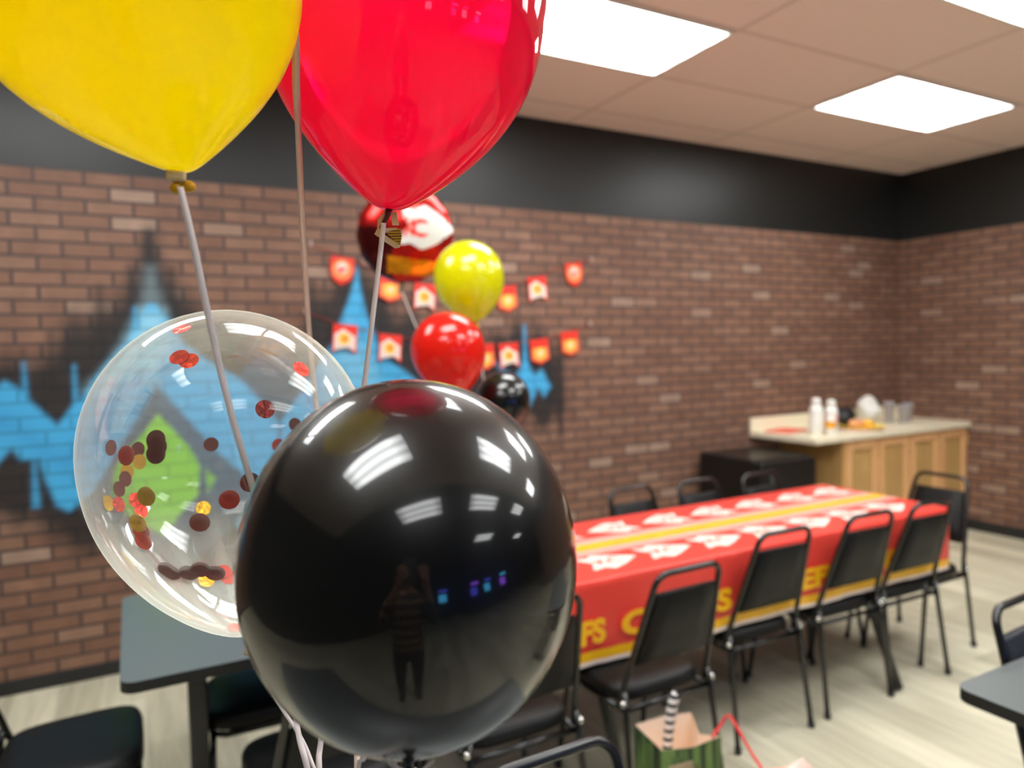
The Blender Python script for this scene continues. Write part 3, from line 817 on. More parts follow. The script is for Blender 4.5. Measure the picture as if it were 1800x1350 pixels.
# ------------------------------------------------------------------ stacking chairs
def chair(label, loc, rz, vinyl):
    """faces +Y, back at -Y, origin on the floor under the seat centre"""
    t = thing('stacking_chair', label, 'chair', loc, rz, 'black banquet stacking chairs')
    # seat cushion: rounded trapezoid, domed
    bm = bmesh.new()
    n = 40
    def outline(s, z):
        out = []
        for k in range(n):
            a = 2 * PI * k / n
            c, q = math.cos(a), math.sin(a)
            e = .42
            x = math.copysign(abs(c) ** e, c)
            y = math.copysign(abs(q) ** e, q)
            wx = .20 + .008 * y
            out.append(bm.verts.new((x * wx * s, .01 + y * .185 * s, z)))
        return out
    rings = [outline(.94, .385), outline(1.0, .395), outline(1.0, .415), outline(.97, .430), outline(.88, .438), outline(.6, .442)]
    for a, b in zip(rings[:-1], rings[1:]):
        for k in range(n):
            bm.faces.new((a[k], a[(k + 1) % n], b[(k + 1) % n], b[k]))
    bm.faces.new(rings[-1])
    bm.faces.new(list(reversed(rings[0])))
    link('seat', bm, vinyl, t, smooth=True)
    # backrest panel: tapered, padded, tilted
    def by(z):
        return -.185 - (z - .46) * .30
    bm = bmesh.new()
    rows = [(.530, .9), (.540, 1.0), (.60, 1.0), (.66, 1.0), (.755, 1.0), (.772, .97), (.782, .9)]
    grid = []
    for z, s in rows:
        hw = (.168 - (z - .46) * .125)
        th = .016 if s == 1.0 else .008
        ring = []
        for x, d in ((-1, -.2), (-.94, -1), (-.5, -1.15), (0, -1.2), (.5, -1.15), (.94, -1), (1, -.2), (.94, .8), (.5, 1.0), (0, 1.05), (-.5, 1.0), (-.94, .8)):
            ring.append(bm.verts.new((x * hw, by(z) + d * th, z)))
        grid.append(ring)
    for a, b in zip(grid[:-1], grid[1:]):
        m_ = len(a)
        for k in range(m_):
            bm.faces.new((a[k], b[k], b[(k + 1) % m_], a[(k + 1) % m_]))
    bm.faces.new(grid[0])
    bm.faces.new(list(reversed(grid[-1])))
    bmesh.ops.recalc_face_normals(bm, faces=bm.faces)
    link('backrest', bm, vinyl, t, smooth=True)
    # back frame: one bent tube over the top
    pts = []
    for z in (.39, .46, .56, .66, .76):
        pts.append((-(.182 - (z - .46) * .125), by(z), z))
    cxr = .05
    hx = .182 - (.80 - .46) * .125
    for i in range(7):
        a = PI - (PI / 2) * i / 6
        pts.append((-(hx - cxr) + cxr * math.cos(a), by(.80 + .05 * math.sin(a)), .80 + .05 * math.sin(a)))
    pts2 = [(-p[0], p[1], p[2]) for p in reversed(pts)]
    link('back_frame', tubed(pts + pts2, .0105), M['steel_black'], t)
    # seat frame
    bm = bmesh.new()
    loop = [(-.182, -.19, .375), (-.185, .0, .375), (-.188, .15, .375), (-.15, .178, .375), (0, .182, .375), (.15, .178, .375), (.188, .15, .375), (.185, 0, .375), (.182, -.19, .375)]
    tube(bm, loop, .010)
    tube(bm, [(-.182, -.185, .375), (.182, -.185, .375)], .010)
    link('seat_frame', bm, M['steel_black'], t)
    for s in (-1, 1):
        lg = link('leg', tubed([(s * .185, .13, .38), (s * .19, .15, .30), (s * .20, .195, .02)], .0105), M['steel_black'], t)
        bm = bmesh.new(); lathe(bm, [(0, 0), (.014, 0), (.014, .022), (0, .022)], 12)
        link('glide', bm, M['black_rubber'], lg, (s * .2005, .197, 0))
        lg = link('leg', tubed([(s * .182, -.187, .44), (s * .187, -.20, .36), (s * .20, -.245, .02)], .0105), M['steel_black'], t)
        bm = bmesh.new(); lathe(bm, [(0, 0), (.014, 0), (.014, .022), (0, .022)], 12)
        link('glide', bm, M['black_rubber'], lg, (s * .2005, -.246, 0))
        bm = bmesh.new(); sphere(bm, (0, 0, 0), .012, 10)
        link('rivet_cap', bm, M['chrome'], t, (s * .195, -.195, .405))
    return t

def cap_z(base, tip):
    pass

c1 = chair("black chair at the near side of the red table, just above the green gift bag", (1.56, 2.045, 0), 0.02, M['vinyl'])
dup(c1, (2.20, 2.205, 0), -.02, "second black chair right of the black balloon along the red table's near side")
dup(c1, (2.715, 2.205, 0), -.03, "third black chair right of the black balloon along the red table's near side")
dup(c1, (3.14, 2.205, 0), -.03, "fourth black chair right of the black balloon, at the red table's right corner")
dup(c1, (1.00, 2.03, 0), .0, 'black chair peeking out right behind the black balloon, seat end below it')
dup(c1, (2.235, 2.61, 0), PI + .05, 'leftmost of the three black chairs against the brick wall side of the red table')
dup(c1, (2.655, 2.58, 0), PI + .04, 'middle of the three black chairs on the brick wall side of the red table')
dup(c1, (3.075, 2.545, 0), PI + .03, "rightmost of the three wall-side black chairs, in front of the black fridge")
dup(c1, (3.505, 2.27, 0), PI / 2, 'black chair at the far right end of the red table, before the wooden counter')
dup(c1, (.44, 2.02, 0), .05, "black chair at the near side of the left grey table, behind the black balloon")
dup(c1, (.37, 2.55, 0), PI, "black chair on the wall side of the grey table, seat seen beneath it")
dup(c1, (-.205, 2.44, 0), -PI / 2, "black chair at bottom left, only its padded seat in the photo")
dup(c1, (.62, .755, 0), PI, "nearest black chair, only its bent top rail showing under the black balloon")
cR = chair('dark navy chair behind the grey table corner at the right edge of the photo', (2.14, .755, 0), PI + .05, M['navy_vinyl'])

# ------------------------------------------------------------------ tables
def slab(bm, x0, x1, y0, y1, z0, z1, r=.04, mi_top=0, mi_edge=1):
    pts = []
    for cx, cy, a0 in ((x1 - r, y1 - r, 0), (x0 + r, y1 - r, PI / 2), (x0 + r, y0 + r, PI), (x1 - r, y0 + r, 3 * PI / 2)):
        for i in range(7):
            a = a0 + PI / 2 * i / 6
            pts.append((cx + r * math.cos(a), cy + r * math.sin(a)))
    lo = [bm.verts.new((x, y, z0)) for x, y in pts]
    hi = [bm.verts.new((x, y, z1)) for x, y in pts]
    bm.faces.new(hi).material_index = mi_top
    bm.faces.new(list(reversed(lo))).material_index = mi_edge
    n = len(pts)
    for i in range(n):
        f = bm.faces.new((lo[i], lo[(i + 1) % n], hi[(i + 1) % n], hi[i]))
        f.material_index = mi_edge

def table(name, label, x0, x1, y0, y1, ztop, post_y=None):
    cx, cy = (x0 + x1) / 2, (y0 + y1) / 2
    t = thing(name, label, 'table', (cx, cy, 0))
    hx, hy = (x1 - x0) / 2, (y1 - y0) / 2
    bm = bmesh.new()
    slab(bm, -hx, hx, -hy, hy, ztop - .03, ztop)
    link('tabletop', bm, None, t, mats=[M['table_grey'], M['table_edge']])
    bm = bmesh.new()
    box(bm, (-hx + .12, -.03, ztop - .075), (hx - .12, .03, ztop - .0305), .003)
    link('apron', bm, M['steel_black'], t)
    for s in (-1, 1):
        bm = bmesh.new()
        px = s * (hx - .20)
        box(bm, (px - .027, -.035, .05), (px + .027, .035, ztop - .031), .006)
        box(bm, (px - .03, -hy + .06, .022), (px + .03, hy - .06, .06), .008)
        for q in (-1, 1):
            old = set(bm.verts)
            lathe(bm, [(0, 0), (.022, 0), (.022, .024), (0, .024)], 14)
            for v in bm.verts:
                if v not in old:
                    v.co += Vector((px, q * (hy - .09), 0))
        link('leg', bm, M['steel_black'], t)
    return t

table('grey_table', 'grey-topped table at left under the clear balloon, beside the brick wall', -.058, 1.03, 2.03, 2.79, .742)
table('grey_table', 'grey-topped table whose corner shows at the lower right edge', 1.70, 3.2, .25, .985, .742)

table('grey_table', 'grey-topped table just below the frame, its top reflected in the black balloon', -.75, .75, .25, .985, .742)

# table under the red cloth: folding legs that lean towards the viewer
t = thing('folding_table', 'folding table under the red patterned tablecloth, only its black legs showing', 'table', (2.26, 2.405, 0))
bm = bmesh.new()
slab(bm, -1.215, 1.215, -.352, .352, .72, .75)
link('tabletop', bm, None, t, mats=[M['table_grey'], M['table_edge']])
for sx_ in (-.80, .72):
    for sy_ in (-1, 1):
        bm = bmesh.new()
        tube(bm, [(sx_, sy_ * .20, .72), (sx_, sy_ * .24, .50), (sx_, sy_ * .44, .012)], .021, 12)
        lg = link('leg', bm, M['steel_black'], t)
    bm = bmesh.new()
    tube(bm, [(sx_, -.245, .48), (sx_, .245, .48)], .014)
    link('brace', bm, M['steel_black'], t)

# ------------------------------------------------------------------ red printed tablecloth
def tablecloth():
    x0, x1, y0, y1, zt, zb = 1.04, 3.485, 2.045, 2.765, .7565, .455
    bm = bmesh.new()
    # rounded-over fold profile from table top to hem around the rectangle, gentle waves in the drop
    nxs, nys = 60, 20
    per = []
    for i in range(nxs): per.append((x0 + (x1 - x0) * i / nxs, y0, 0, -1))
    for i in range(nys): per.append((x1, y0 + (y1 - y0) * i / nys, 1, 0))
    for i in range(nxs): per.append((x1 - (x1 - x0) * i / nxs, y1, 0, 1))
    for i in range(nys): per.append((x0, y1 - (y1 - y0) * i / nys, -1, 0))
    levels = [zt - .006, zt - .03, .64, .57, .505, .470, zb]
    rings = []
    top = [bm.verts.new((x, y, zt)) for x, y, _, _ in per]
    for li, z in enumerate(levels):
        ring = []
        f = (zt - z) / (zt - zb)
        for k, (x, y, nx_, ny_) in enumerate(per):
            w = .004 + .004 * f * math.sin(x * 19 + y * 23) + .003 * f * math.sin(x * 7.3 + 1)
            d = max(abs(x - 1.45), 0)
            crease = 0
            if ny_ == -1:
                for cxx in (1.45, 2.06, 2.67, 3.28):
                    crease = max(crease, .004 * math.exp(-((x - cxx) / .018) ** 2))
            ring.append(bm.verts.new((x + nx_ * (w + crease), y + ny_ * (w + crease), z)))
        rings.append(ring)
    n = len(per)
    prev = top
    for li, ring in enumerate(rings):
        mi = {5: 3, 6: 1}.get(li, 0)
        for k in range(n):
            f = bm.faces.new((prev[k], ring[k], ring[(k + 1) % n], prev[(k + 1) % n]))
            f.material_index = mi
            f.smooth = True
        prev = ring
    bm.faces.new(list(top)).material_index = 0
    bmesh.ops.recalc_face_normals(bm, faces=bm.faces)
    # printed runner along the middle
    e = .0006
    def strip(ya, yb, mi, h):
        vs = [bm.verts.new(p) for p in ((x0 + .002, ya, zt + h), (x1 - .002, ya, zt + h), (x1 - .002, yb, zt + h), (x0 + .002, yb, zt + h))]
        bm.faces.new(vs).material_index = mi
    strip(2.30, 2.50, 2, e)
    strip(2.365, 2.435, 3, 2 * e)
    strip(2.395, 2.405, 4, 3 * e)
    # arrowhead emblem with two letters, in two rows facing outwards
    head = [(.115, .0), (.02, .062), (-.035, .088), (-.062, .060), (-.115, .075), (-.098, .035), (-.072, .0), (-.098, -.035), (-.115, -.075), (-.062, -.060), (-.035, -.088), (.02, -.062)]
    kv, kf = text_mesh('KC', .085)
    def emblem(cx, cy, flip):
        s = -1 if flip else 1
        vs = [bm.verts.new((cx + s * a * 1.08, cy + s * b * 1.02, zt + e)) for a, b in head]
        bm.faces.new(vs).material_index = 1
        add_poly_mesh(bm, kv, kf, lambda v: (cx + s * (v.x - .072), cy + s * (v.y - .03), zt + 2 * e), 0)
    for x in (1.25, 1.56, 1.87, 2.175, 2.465, 2.755, 3.05, 3.33):
        emblem(x, 2.602, True)
    for x in (1.29, 1.585, 1.86, 2.14, 2.42, 2.71, 2.98, 3.26):
        emblem(x, 2.205, False)
    # gold lettering along the near hem, and along the far hem
    tv, tf = text_mesh('CHIEFS', .112, bold=.045)
    wx = max(v.x for v in tv)
    for xs in (1.50, 2.13, 2.76):
        add_poly_mesh(bm, tv, tf, lambda v: (xs + v.x * .53 / wx, y0 - .0215, .545 + v.y), 3)
    add_poly_mesh(bm, tv, tf, lambda v: (x0 + .03 + v.x * .36 / wx, y0 - .0215, .545 + v.y), 3)
    for xs in (1.50, 2.13, 2.76):
        add_poly_mesh(bm, tv, tf, lambda v: (xs + .53 - v.x * .53 / wx, y1 + .0215, .545 + v.y), 3)
    o = link('tablecloth', bm, None, None, mats=[M['cloth_red'], M['cloth_white'], M['cloth_pink'], M['cloth_gold'], M['cloth_amber']])
    tag(o, 'red plastic party tablecloth printed with white arrowheads, gold stripe and gold letters', 'tablecloth')
tablecloth()

# ------------------------------------------------------------------ counter, fridge and what stands there
def counter():
    t = thing('counter', 'maple cabinet counter with cream laminate top standing in the room corner', 'counter', (4.22, 3.40, 0))
    LX = XR - 4.22 - .003
    LY = W - 3.40 - .003
    link('countertop', boxed((0, 0, .855), (LX, LY, .90), .006), M['stone'], t)
    link('backsplash', boxed((0, LY - .02, .9005), (LX, LY, 1.0), .004), M['stone'], t)
    link('end_panel', boxed((.33, .04, .09), (.348, LY, .854)), M['maple_panel'], t)
    link('cabinet_body', boxed((.3485, .04, .09), (LX - .002, LY, .854)), M['maple'], t)
    link('toe_kick', boxed((.36, .10, .0), (LX - .002, LY, .089)), M['black_rubber'], t)
    xs = [.3485, .3485 + .38, .3485 + .76, .3485 + 1.14, LX - .004]
    for a, b in zip(xs[:-1], xs[1:]):
        bm = bmesh.new()
        a1, b1 = a + .012, b - .012
        z0, z1, w = .11, .835, .055
        box(bm, (a1, .022, z0), (a1 + w, .0395, z1), .003, 1)
        box(bm, (b1 - w, .022, z0), (b1, .0395, z1), .003, 1)
        box(bm, (a1 + w, .022, z0), (b1 - w, .0395, z0 + w), .003, 1)
        box(bm, (a1 + w, .022, z1 - w), (b1 - w, .0395, z1), .003, 1)
        box(bm, (a1 + w, .036, z0 + w), (b1 - w, .0395, z1 - w), mi=1)
        box(bm, (a1 + w + .03, .028, z0 + w + .03), (b1 - w - .03, .0362, z1 - w - .03), .0, 1, mi=1)
        d = link('door', bm, None, t, mats=[M['maple_frame'], M['maple_panel']])
        link('door_pull', tubed([(b1 - .028, .0215, .70), (b1 - .028, -.001, .71), (b1 - .028, -.001, .79), (b1 - .028, .0215, .80)], .004, 8), M['maple_panel'], d)
counter()

def fridge():
    t = thing('mini_fridge', 'black boxy mini fridge under the overhanging left end of the counter', 'fridge', (3.93, 3.66, 0), .0)
    link('cabinet', boxed((-.27, -.22, .03), (.27, .31, .79), .02, 3), M['fridge'], t)
    d = link('door', boxed((-.27, -.285, .05), (.27, -.223, .78), .022, 3), M['fridge'], t)
    link('handle', tubed([(-.21, -.284, .70), (-.21, -.315, .69), (-.21, -.315, .45), (-.21, -.284, .44)], .008, 8), M['steel_black'], d)
    for sx_ in (-.22, .22):
        for sy_ in (-.19, .27):
            bm = bmesh.new(); lathe(bm, [(0, 0), (.018, 0), (.018, .035), (0, .035)], 12)
            link('foot', bm, M['black_rubber'], t, (sx_, sy_, 0))
fridge()
ZC = .9003

def bottle(x, y, s, lab_mat, label):
    t = thing('squeeze_bottle', label, 'bottle', (x, y, ZC), 0, 'white bottles on the counter')
    bm = bmesh.new()
    lathe(bm, [(0, 0), (.040, 0), (.044, .006), (.044, .15), (.041, .17), (.032, .19), (.026, .197), (.026, .20), (0, .20)], 28)
    o = link('body', bm, M['white_plastic'], t); o.scale = (s, s, s)
    bm = bmesh.new()
    lathe(bm, [(.0448, .07), (.0448, .135)], 28)
    o = link('paper_label', bm, lab_mat, t); o.scale = (s, s, s)
    bm = bmesh.new()
    lathe(bm, [(0, .2002), (.030, .2002), (.029, .225), (.018, .238), (0, .24)], 24)
    o = link('cap', bm, M['white_plastic'], t); o.scale = (s, s, s)
bottle(4.42, 3.56, 1.12, M['white_plastic'], 'plain tall white bottle at left of the group on the counter')
bottle(4.545, 3.53, 1.05, M['pink_label'], 'white bottle with pale pink label at right of the pair on the counter')
bottle(4.462, 3.47, .76, M['amber_label'], 'shortest white bottle, amber label, between the two taller ones on the counter')

bm = bmesh.new(); box(bm, (-.15, -.10, 0), (.15, .10, .012), .003)
o = link('napkin_stack', bm, M['plate_red'], None, (4.42, 3.83, ZC)); o.rotation_euler = (0, 0, .25)
tag(o, 'flat stack of red napkins at the left end of the counter', 'napkins')

t = thing('party_bowl', 'round black bowl standing beside the white bottles on the counter', 'bowl', (4.95, 3.74, ZC))
bm = bmesh.new(); lathe(bm, [(0, 0), (.05, 0), (.085, .05), (.10, .12), (.094, .12), (.078, .05), (.045, .008), (0, .006)], 32)
link('shell', bm, M['black_cloth'], t)
bm = bmesh.new()
lathe(bm, [(0, .12)] + [(.09 * math.cos(a), .1201 + .0 + .04 * math.sin(a)) for a in (0.01, .4, .8, 1.2)] + [(0, .162)], 24)
link('filling', bm, M['black_cloth'], t)

def crumple(c, r, seed, name, m, label, cat, sc=(1, 1, 1)):
    rnd = random.Random(seed)
    bm = bmesh.new()
    bmesh.ops.create_icosphere(bm, subdivisions=3, radius=r)
    dirs = [(Vector((rnd.uniform(-1, 1), rnd.uniform(-1, 1), rnd.uniform(-1, 1))).normalized(), rnd.uniform(.1, .4)) for _ in range(26)]
    for v in bm.verts:
        n = v.co.normalized()
        k = 1.0
        for d, a in dirs:
            q = n.dot(d)
            if q > .8:
                k -= a * (q - .8) * 2.2
        v.co = Vector((v.co.x * sc[0], v.co.y * sc[1], v.co.z * sc[2])) * k
    zmin = min(v.co.z for v in bm.verts)
    for v in bm.verts:
        v.co.z -= zmin
    o = link(name, bm, m, None, c)
    tag(o, label, cat)
crumple((5.38, 3.82, ZC), .10, 3, 'tissue_wad', M['tissue'], 'crumpled white tissue paper behind the yellow plate on the counter', 'tissue paper', (1, 1, 1.15))

t = thing('party_plate', 'yellow paper plate with food on it in the middle of the counter', 'plate', (4.93, 3.56, ZC + .0125))
bm = bmesh.new(); lathe(bm, [(0, 0), (.13, 0), (.165, .018), (.168, .020), (.165, .022), (.13, .005), (0, .005)], 40)
link('dish', bm, M['plate_yellow'], t)
for q, (dx, dy, mm) in enumerate(((-.01, .06, 'food'), (.05, .05, 'food'), (.07, -.01, 'food_amber'))):
    bm = bmesh.new(); sphere(bm, (0, 0, .02), .045, 14, (1, .8, .7))
    link('snack', bm, M[mm], t, (dx, dy, .012))
bm = bmesh.new(); box(bm, (-.21, -.13, 0), (.21, .13, .012), .003)
o = link('placemat', bm, M['paper_pale'], None, (4.93, 3.555, ZC)); o.rotation_euler = (0, 0, .1)
tag(o, 'pale sheet lying beneath the yellow plate on the counter', 'placemat')

def cup(x, y, h, label):
    bm = bmesh.new()
    lathe(bm, [(0, 0), (.030, 0), (.044, h), (.046, h), (.046, h + .004), (.042, h + .003), (.029, .004), (0, .004)], 28)
    o = link('plastic_cup', bm, M['cup'], None, (x, y, ZC))
    tag(o, label, 'cup', 'milky plastic cups on the counter')
cup(5.50, 3.72, .17, 'tallest milky plastic cup, left of the cups near the wall corner')
cup(5.60, 3.66, .13, 'milky plastic cup in the middle of the cups near the wall corner')
cup(5.70, 3.69, .15, 'milky plastic cup rightmost on the counter')

# ------------------------------------------------------------------ balloons
TIE_N = (0.13, 0.42, 0.7425)
def balloon_bm(R, L, q, top=1.03, seg=64, pw=.5):
    bm = bmesh.new()
    prof = [(0, -L)]
    nb = 34
    for i in range(nb):
        a = (PI / 2) * (1 - ((i + .35) / (nb - .65)) ** 1.15)
        s = math.sin(a)
        rr = R * max(1 - s * s, 0) ** pw * (1 - q * s ** 3)
        if i > 0 or rr > R * .02:
            prof.append((rr, -L * s))
    nt_ = 18
    for i in range(1, nt_):
        a = (PI / 2) * i / nt_
        prof.append((R * math.cos(a), R * top * math.sin(a)))
    prof.append((0, R * top))
    lathe(bm, prof, seg)
    return bm

def ribbon_bm(pts, w, twists, face):
    """flat ribbon along a smooth path; twists: list of angles spread along it"""
    path = catmull(pts, 14)
    n = len(path)
    bm = bmesh.new()
    prev = None
    for i, p in enumerate(path):
        tg = (path[min(i + 1, n - 1)] - path[max(i - 1, 0)]).normalized()
        side = tg.cross(Vector(face)).normalized()
        nor = side.cross(tg)
        f = i / (n - 1) * (len(twists) - 1)
        k = min(int(f), len(twists) - 2)
        a = twists[k] + (twists[k + 1] - twists[k]) * (f - k)
        d = side * math.cos(a) + nor * math.sin(a)
        q = tg.cross(d) * .0002
        row = [bm.verts.new(p - d * w / 2 + q), bm.verts.new(p + q * 2.2), bm.verts.new(p + d * w / 2 + q), bm.verts.new(p + d * w / 2 - q), bm.verts.new(p - d * w / 2 - q)]
        if prev:
            for j in range(5):
                fc = bm.faces.new((prev[j], prev[(j + 1) % 5], row[(j + 1) % 5], row[j]))
                fc.smooth = True
        else:
            bm.faces.new(row)
        prev = row
    bm.faces.new(list(reversed(prev)))
    bmesh.ops.recalc_face_normals(bm, faces=bm.faces)
    return bm

def balloon(name, label, centre, axis, R, L, k, m, top=1.03, pw=.5):
    """Empty at the balloon's middle; envelope is turned so its +Z follows axis (neck at the other end)"""
    t = thing(name, label, 'balloon', centre)
    q = rot_to(axis)
    e = link('envelope', balloon_bm(R, L, k, top, 64, pw), m, t)
    e.rotation_mode = 'QUATERNION'
    e.rotation_quaternion = q
    tip = Vector(centre) + (q @ Vector((0, 0, -L)))
    return t, q, tip

FW = F_

def rel(pts, c):
    c = Vector(c)
    return [Vector(p) - c for p in pts]

def neck(t, q, c, L, R, m, s=1.0):
    bm = bmesh.new()
    lathe(bm, [(R * .05, -L + .002), (.0055 * s, -L - .006 * s), (.0065 * s, -L - .012 * s), (.0115 * s, -L - .020 * s), (.0125 * s, -L - .023 * s), (.010 * s, -L - .0215 * s), (.004 * s, -L - .013 * s), (0, -L - .012 * s)], 20)
    bm.verts.ensure_lookup_table()
    for v in bm.verts:
        a = math.atan2(v.co.y, v.co.x)
        v.co.x *= 1 + .18 * math.sin(3 * a)
        v.co.y *= 1 + .18 * math.cos(2 * a)
    o = link('neck', bm, m, t)
    o.rotation_mode = 'QUATERNION'
    o.rotation_quaternion = q
    return o

# yellow, upper left
cy_ = (0.0093, 0.6938, 1.9045)
ax_ = Vector((-0.2001, 0.1581, 0.9669))
L_ = .190
t, q, tip = balloon('yellow_balloon', 'big yellow balloon filling the upper left corner, nearest the top left', cy_, ax_, .1412, L_, .72, M['latex_yellow'], 1.03, .38)
bm = bmesh.new()
sphere(bm, (-.0035, 0, -.0130), .0054, 12, (1, .7, .95)); sphere(bm, (.0055, .001, -.0118), .0062, 12, (1.15, .7, .8)); sphere(bm, (.0, 0, -.005), .0042, 12, (1, 1, 1.5))
nk = link('neck', bm, M['neck_yellow'], t, Vector((0.043, 0.666, 1.720)) - Vector(cy_))
nk.rotation_euler = (0, 0, -.45)
bm = bmesh.new(); box(bm, (-.0098, -.0062, -.0085), (.0066, .0, .0005), .0025, 3)
cl = link('clip', bm, M['clip'], t, Vector((0.043, 0.666, 1.720)) - Vector(cy_)); cl.rotation_euler = (0, .12, -.45)
yr = [(0.042, 0.652, 1.705), (0.050, 0.650, 1.658), (0.063, 0.654, 1.578), (0.074, 0.656, 1.519), (0.093, 0.670, 1.441), (0.115, 0.722, 1.356), (0.128, 0.732, 1.246), (0.130, 0.705, 1.196), (0.133, 0.680, 1.170), (0.142, 0.649, 1.104), TIE_N]
link('ribbon', ribbon_bm(rel(yr, cy_), .0056, [.9, .5, .25, .3, .1, .4, .2, .9, .3, .1, .2], -FW), M['ribbon'], t)

# pinkish red, upper middle
cr_ = (0.2956, 0.7941, 1.9666)
ax_ = Vector((0.1134, -0.0076, 0.9935))
t, q, tip = balloon('red_balloon', 'big pinkish red see-through balloon at the top middle', cr_, ax_, 0.1619, .2388, .63, M['latex_red'], 1.03, .36)
bm = bmesh.new()
tube(bm, [(.002, 0, .004), (-.003, 0, -.010), (-.010, 0, -.022)], [.0045, .003, .002], 10)
link('neck', bm, M['neck_red'], t, Vector(tip) - Vector(cr_))
bm = bmesh.new()
def flat_loop(bm, poly, d, y=0):
    a = [bm.verts.new((p[0], y - d, p[1])) for p in poly]
    b = [bm.verts.new((p[0], y + d, p[1])) for p in poly]
    bm.faces.new(a); bm.faces.new(list(reversed(b)))
    for i in range(len(poly)):
        j = (i + 1) % len(poly)
        bm.faces.new((a[j], a[i], b[i], b[j]))
flat_loop(bm, [(-.004, -.001), (-.0005, -.001), (-.009, -.021), (-.0135, -.021), (-.0125, -.012)], .001)
flat_loop(bm, [(-.013, -.021), (.009, -.0215), (.009, -.026), (-.009, -.0265), (.011, -.040), (.0115, -.0435), (.006, -.0445), (-.006, -.0365), (-.017, -.028)], .0012)
flat_loop(bm, [(.002, -.004), (.009, -.003), (.011, -.018), (.004, -.018)], .0009, .001)
bmesh.ops.recalc_face_normals(bm, faces=bm.faces)
c_ = link('clip', bm, M['clip'], t, Vector(tip) - Vector(cr_)); c_.rotation_euler = (0, 0, -.49)
bm = bmesh.new()
flat_loop(bm, [(-.004, -.0265), (.0125, -.022), (.0145, -.030), (.0125, -.0405), (.010, -.040)], .0006, -.001)
bmesh.ops.recalc_face_normals(bm, faces=bm.faces)
c_ = link('gold_tape', bm, M['gold_mesh'], t, Vector(tip) - Vector(cr_)); c_.rotation_euler = (0, 0, -.49)
c_['label'] = 'gold dotted tape end under the knot'
rr_ = [(0.261, 0.793, 1.713), (0.256, 0.791, 1.681), (0.242, 0.781, 1.610), (0.230, 0.783, 1.530), (0.213, 0.786, 1.419), (0.189, 0.780, 1.277), (0.159, 0.734, 1.172), (0.151, 0.714, 1.147), (0.146, 0.668, 1.090), TIE_N]
link('ribbon', ribbon_bm(rel(rr_, cr_), .0058, [.1, .2, .35, .2, .1, .2, .5, .3, .2, .1], -FW), M['ribbon'], t)

# black, centre
cb_ = (0.196, 0.5504, 1.3988)
axb = Vector((0.2406, 0.5795, 0.7786))
t, q, tip = balloon('black_balloon', 'large glossy black balloon in the centre foreground', cb_, axb, .1356, .150, 0.0, M['latex_black'], 1.0978)
nk = neck(t, q, cb_, .150, .1356, M['neck_black'], .45)
bm = bmesh.new()
tube(bm, catmull([(-.012, -.003, -.1515), (-.004, .006, -.158), (.008, .002, -.157), (.016, -.006, -.152)], 6), .0007, 6)
tube(bm, catmull([(-.020, .0, -.148), (-.008, -.006, -.157), (.004, -.004, -.160), (.02, .004, -.15)], 6), .0006, 6)
o = link('tie_thread', bm, M['ribbon'], t); o.rotation_mode = 'QUATERNION'; o.rotation_quaternion = q
br_ = [Vector(tip) + (q @ Vector((0, 0, -.016))), (0.146, 0.497, 1.275), (0.146, 0.535, 1.249), (0.148, 0.555, 1.230), (0.152, 0.610, 1.125), TIE_N]
link('ribbon', ribbon_bm(rel(br_, cb_), .004, [.4, .8, .2, .9, .3, .1], -FW), M['ribbon'], t)

# clear with confetti, left
cc_ = (0.1017, 0.9041, 1.4524)
axc = Vector((-0.0667, 0.0884, 0.9939))
RC, LC, KC_, TC_ = .1607, .2188, .239, 1.040
t, qc, tip = balloon('clear_balloon', 'clear see-through balloon with red and gold confetti, left of the black balloon', cc_, axc, RC, LC, KC_, M['clear'], TC_)
neck(t, qc, cc_, LC, RC, M['clip'], 1.0)
cr2 = [Vector(tip) + (qc @ Vector((0, 0, -.018))), (0.126, 0.820, 1.186), (0.151, 0.759, 1.137), (0.148, 0.678, 1.083), TIE_N]
link('ribbon', ribbon_bm(rel(cr2, cc_), .004, [.3, .9, .3, .5, .1], -FW), M['ribbon'], t)

# loose ribbon of a balloon above the frame
lr = [(0.146, 0.696, 2.029), (0.146, 0.690, 1.924), (0.149, 0.697, 1.860), (0.152, 0.715, 1.825), (0.162, 0.760, 1.804), (0.198, 0.924, 1.725), (0.222, 1.018, 1.607), (0.240, 1.085, 1.542), (0.251, 1.109, 1.471), (0.250, 1.046, 1.333), (0.231, 0.900, 1.178), (0.206, 0.774, 1.114), (0.171, 0.677, 1.076), TIE_N]
o = link('loose_ribbon', ribbon_bm(lr, .0072, [.2, .3, .3, .5, 1.3, .6, .3, .5, .9, 1.2, .8, .3, .2, .1], -FW), M['ribbon_tan'])
tag(o, 'tan and lavender ribbon hanging between the yellow and the pinkish red balloon', 'ribbon')

# confetti discs on the inside of the clear balloon
def clear_radius(z):
    if z >= 0:
        return math.sqrt(max(RC * RC - (z / TC_) ** 2, 0))
    s = min(-z / LC, 1)
    return RC * math.sqrt(max(1 - s * s, 0)) * (1 - KC_ * s ** 3)

